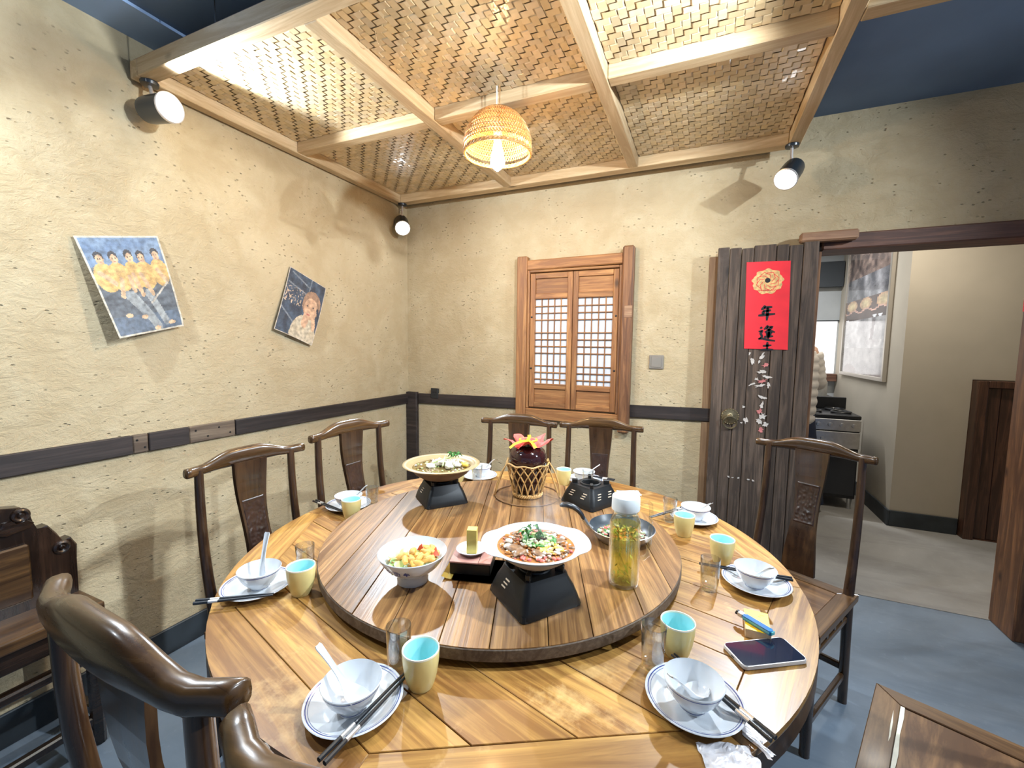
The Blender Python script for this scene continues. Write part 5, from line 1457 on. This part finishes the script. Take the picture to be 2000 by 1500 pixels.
# person standing at the cooker, seen from behind
pe = thing('person', 'person in a cream quilted jacket and navy trousers standing at the cooker', 'person', (2.835, 1.56, .003))
sk = bpy.data.meshes.new('body')
J = {'pelvis':((0,0,.90),.13),'waist':((0,0,1.05),.12),'chest':((0,.01,1.27),.145),'neck':((0,.01,1.43),.055),'headb':((0,.03,1.50),.075),'head':((0,.035,1.58),.098),'crown':((0,.03,1.66),.070),
     'hipl':((-.09,0,.86),.095),'kneel':((-.11,.01,.48),.065),'ankl':((-.12,-.01,.09),.048),'toel':((-.13,.12,.035),.038),
     'hipr':((.09,0,.86),.095),'kneer':((.185,.02,.48),.065),'ankr':((.255,.03,.09),.048),'toer':((.275,.15,.035),.038),
     'shl':((-.17,.01,1.38),.062),'ell':((-.23,.05,1.12),.050),'wrl':((-.16,.25,1.06),.036),
     'shr':((.17,.01,1.38),.062),'elr':((.215,.05,1.12),.050),'wrr':((.13,.25,1.06),.036)}
names = list(J); E_ = [('pelvis','waist'),('waist','chest'),('chest','neck'),('neck','headb'),('headb','head'),('head','crown'),('pelvis','hipl'),('hipl','kneel'),('kneel','ankl'),('ankl','toel'),('pelvis','hipr'),('hipr','kneer'),('kneer','ankr'),('ankr','toer'),('chest','shl'),('shl','ell'),('ell','wrl'),('chest','shr'),('shr','elr'),('elr','wrr')]
verts = [J[n][0] for n in names]; rads = [J[n][1] for n in names]; edges = [(names.index(a), names.index(b)) for a, b in E_]
for s in (-1, 1):
    wr = names.index('wrl' if s < 0 else 'wrr'); wx, wy, wz = verts[wr]
    pal = len(verts); verts.append((wx+s*-.005, wy+.055, wz-.01)); rads.append(.026); edges.append((wr, pal))
    for q in range(4):
        b0 = len(verts); L_ = (.030,.036,.034,.026)[q]
        verts += [(wx-s*.005+(q-1.5)*.016, wy+.085, wz-.012), (wx-s*.005+(q-1.5)*.017, wy+.085+L_, wz-.030), (wx-s*.005+(q-1.5)*.016, wy+.085+L_*1.3, wz-.052)]
        rads += [.009,.0085,.0075]; edges += [(pal, b0), (b0, b0+1), (b0+1, b0+2)]
    b0 = len(verts); verts += [(wx-s*.034, wy+.060, wz-.010), (wx-s*.042, wy+.092, wz-.024)]; rads += [.010,.008]; edges += [(pal, b0), (b0, b0+1)]
sk.from_pydata(verts, edges, [])
bo = bpy.data.objects.new('body', sk); link(bo, pe); sk.materials.append(M['skin'])
md_ = bo.modifiers.new('skin', 'SKIN'); 
for v, r in zip(sk.skin_vertices[0].data, rads): v.radius = (r, r)
sk.skin_vertices[0].data[0].use_root = True
sd2 = bo.modifiers.new('sub', 'SUBSURF'); sd2.levels = 2; sd2.render_levels = 2
# jacket: quilted shell
bm = B(); rings = []
NR = 46
for j in range(NR):
    z = .775+.655*j/(NR-1); f = j/(NR-1)
    rx = .205+.010*sin(f*pi)-.06*max(0, (f-.80)/.20)**2; ry = .150+.012*sin(f*pi)-.045*max(0, (f-.8)/.2)**2
    if f > .93: k_ = (f-.93)/.07; rx = rx*(1-k_)+.075*k_; ry = ry*(1-k_)+.075*k_
    q = .010*abs(sin(f*pi*9)); rings.append([((rx+q)*cos(2*pi*k/48), (ry+q)*sin(2*pi*k/48), z) for k in range(48)])
loft(bm, rings, caps=False); obj('jacket', bm, M['jacket'], pe, smooth=True, angle=70)
for s in (-1, 1):
    pts = []; rad = []
    A, Bv, Cv = Vector((s*.165,.01,1.365)), Vector((s*.225,.045,1.12)), Vector((s*.155,.215,1.065))
    for j in range(31):
        f = j/30
        p = A.lerp(Bv, f/.55) if f < .55 else Bv.lerp(Cv, (f-.55)/.45)
        pts.append(tuple(p)); rad.append(.074-.022*f+.007*abs(sin(f*pi*8)))
    bm = B(); tube(bm, pts, rad, 20); obj('jacket_sleeve', bm, M['jacket'], pe, smooth=True, angle=80)
for s in (-1, 1):
    hp2, kn, an = (Vector(J[n+('l' if s < 0 else 'r')][0]) for n in ('hip', 'knee', 'ank'))
    bm = B(); tube(bm, [tuple(hp2+Vector((0,0,.06))), tuple(hp2.lerp(kn, .5)), tuple(kn), tuple(kn.lerp(an, .5)), tuple(an+Vector((0,0,-.02)))], [.115,.098,.084,.078,.074], 20)
    obj('trouser_leg', bm, M['trousers'], pe, smooth=True)
    bm = B(); blob(bm, (an.x+.008*s, an.y+.055, .045), .052, 3, .05, 2, (.95,2.55,.86))
    for v in bm.verts: v.co.z = max(v.co.z, .0)
    obj('shoe', bm, M['shoe'], pe, smooth=True)
bm = B(); lathe(bm, [(.118,.0),(.125,.06),(.118,.12)], 32, cz=.83); obj('trouser_seat', lathe(B(), [(.10,.80),(.175,.82),(.178,.90),(.16,.98),(.10,1.0)], 32, mod=lambda a, r, z: r*(1-.2*abs(sin(a)))), M['trousers'], pe, smooth=True)
bm = B()
blob(bm, (0,.012,1.600), .118, 3, .04, 4, (.90,1.0,1.08))
for v in bm.verts:
    if v.co.y > .085 and v.co.z < 1.635: v.co.y = .085
    if v.co.z < 1.50: v.co.z = 1.50+(v.co.z-1.50)*.4
obj('hair', bm, M['hair'], pe, smooth=True)
fb = B(); blob(fb, (0,.132,1.573), .013, 2, 0, 1, (.8,1.2,1.4)); obj('nose', fb, M['skin'], bo, smooth=True)
for s in (-1, 1):
    fb = B(); blob(fb, (s*.036,.122,1.595), .009, 2, 0, 1, (1.2,.6,.7)); obj('eye', fb, M['hair'], bo, smooth=True)
    fb = B(); blob(fb, (s*.098,.040,1.575), .020, 2, .1, 1, (.45,.8,1.4)); obj('ear', fb, M['skin'], bo, smooth=True)
fb = B(); blob(fb, (0,.124,1.535), .016, 2, 0, 1, (1.3,.5,.4)); obj('mouth', fb, plain('lips', (.45,.16,.13), .5), bo, smooth=True)

# ================================================================ steam over the stew
def steam_mat():
    g = G('rising_steam'); g.n.remove(g.b)
    co = g.coord('Object')
    n = g.noise(g.mapping(co, (28, 28, 16)), 1.0, 4, .6, 1.2)
    d = g.node('VectorMath', {'operation': 'LENGTH'}, i0=g.mapping(co, (1/.060, 1/.060, 1/.075))).outputs['Value']
    fall = g.ramp(d, [(.25, 1), (.95, 0)])
    dens = g.math('MULTIPLY', g.math('MULTIPLY', g.ramp(n, [(.42, 0), (.68, 1)]), fall), 14.0)
    v = g.node('VolumeScatter', Color=(.95,.97,1.0), Density=dens, Anisotropy=.2)
    g.l.new(v.outputs[0], g.out.inputs['Volume']); return g.m
bm = B(); blob(bm, (0,0,0), 1.0, 3, 0, 0, (.060,.060,.075))
o = obj('steam', bm, steam_mat(), None, (1.822, -1.872, SZ+.075), smooth=True)
tag(o, 'thin white steam rising from the red stew', 'steam'); stuff(o)
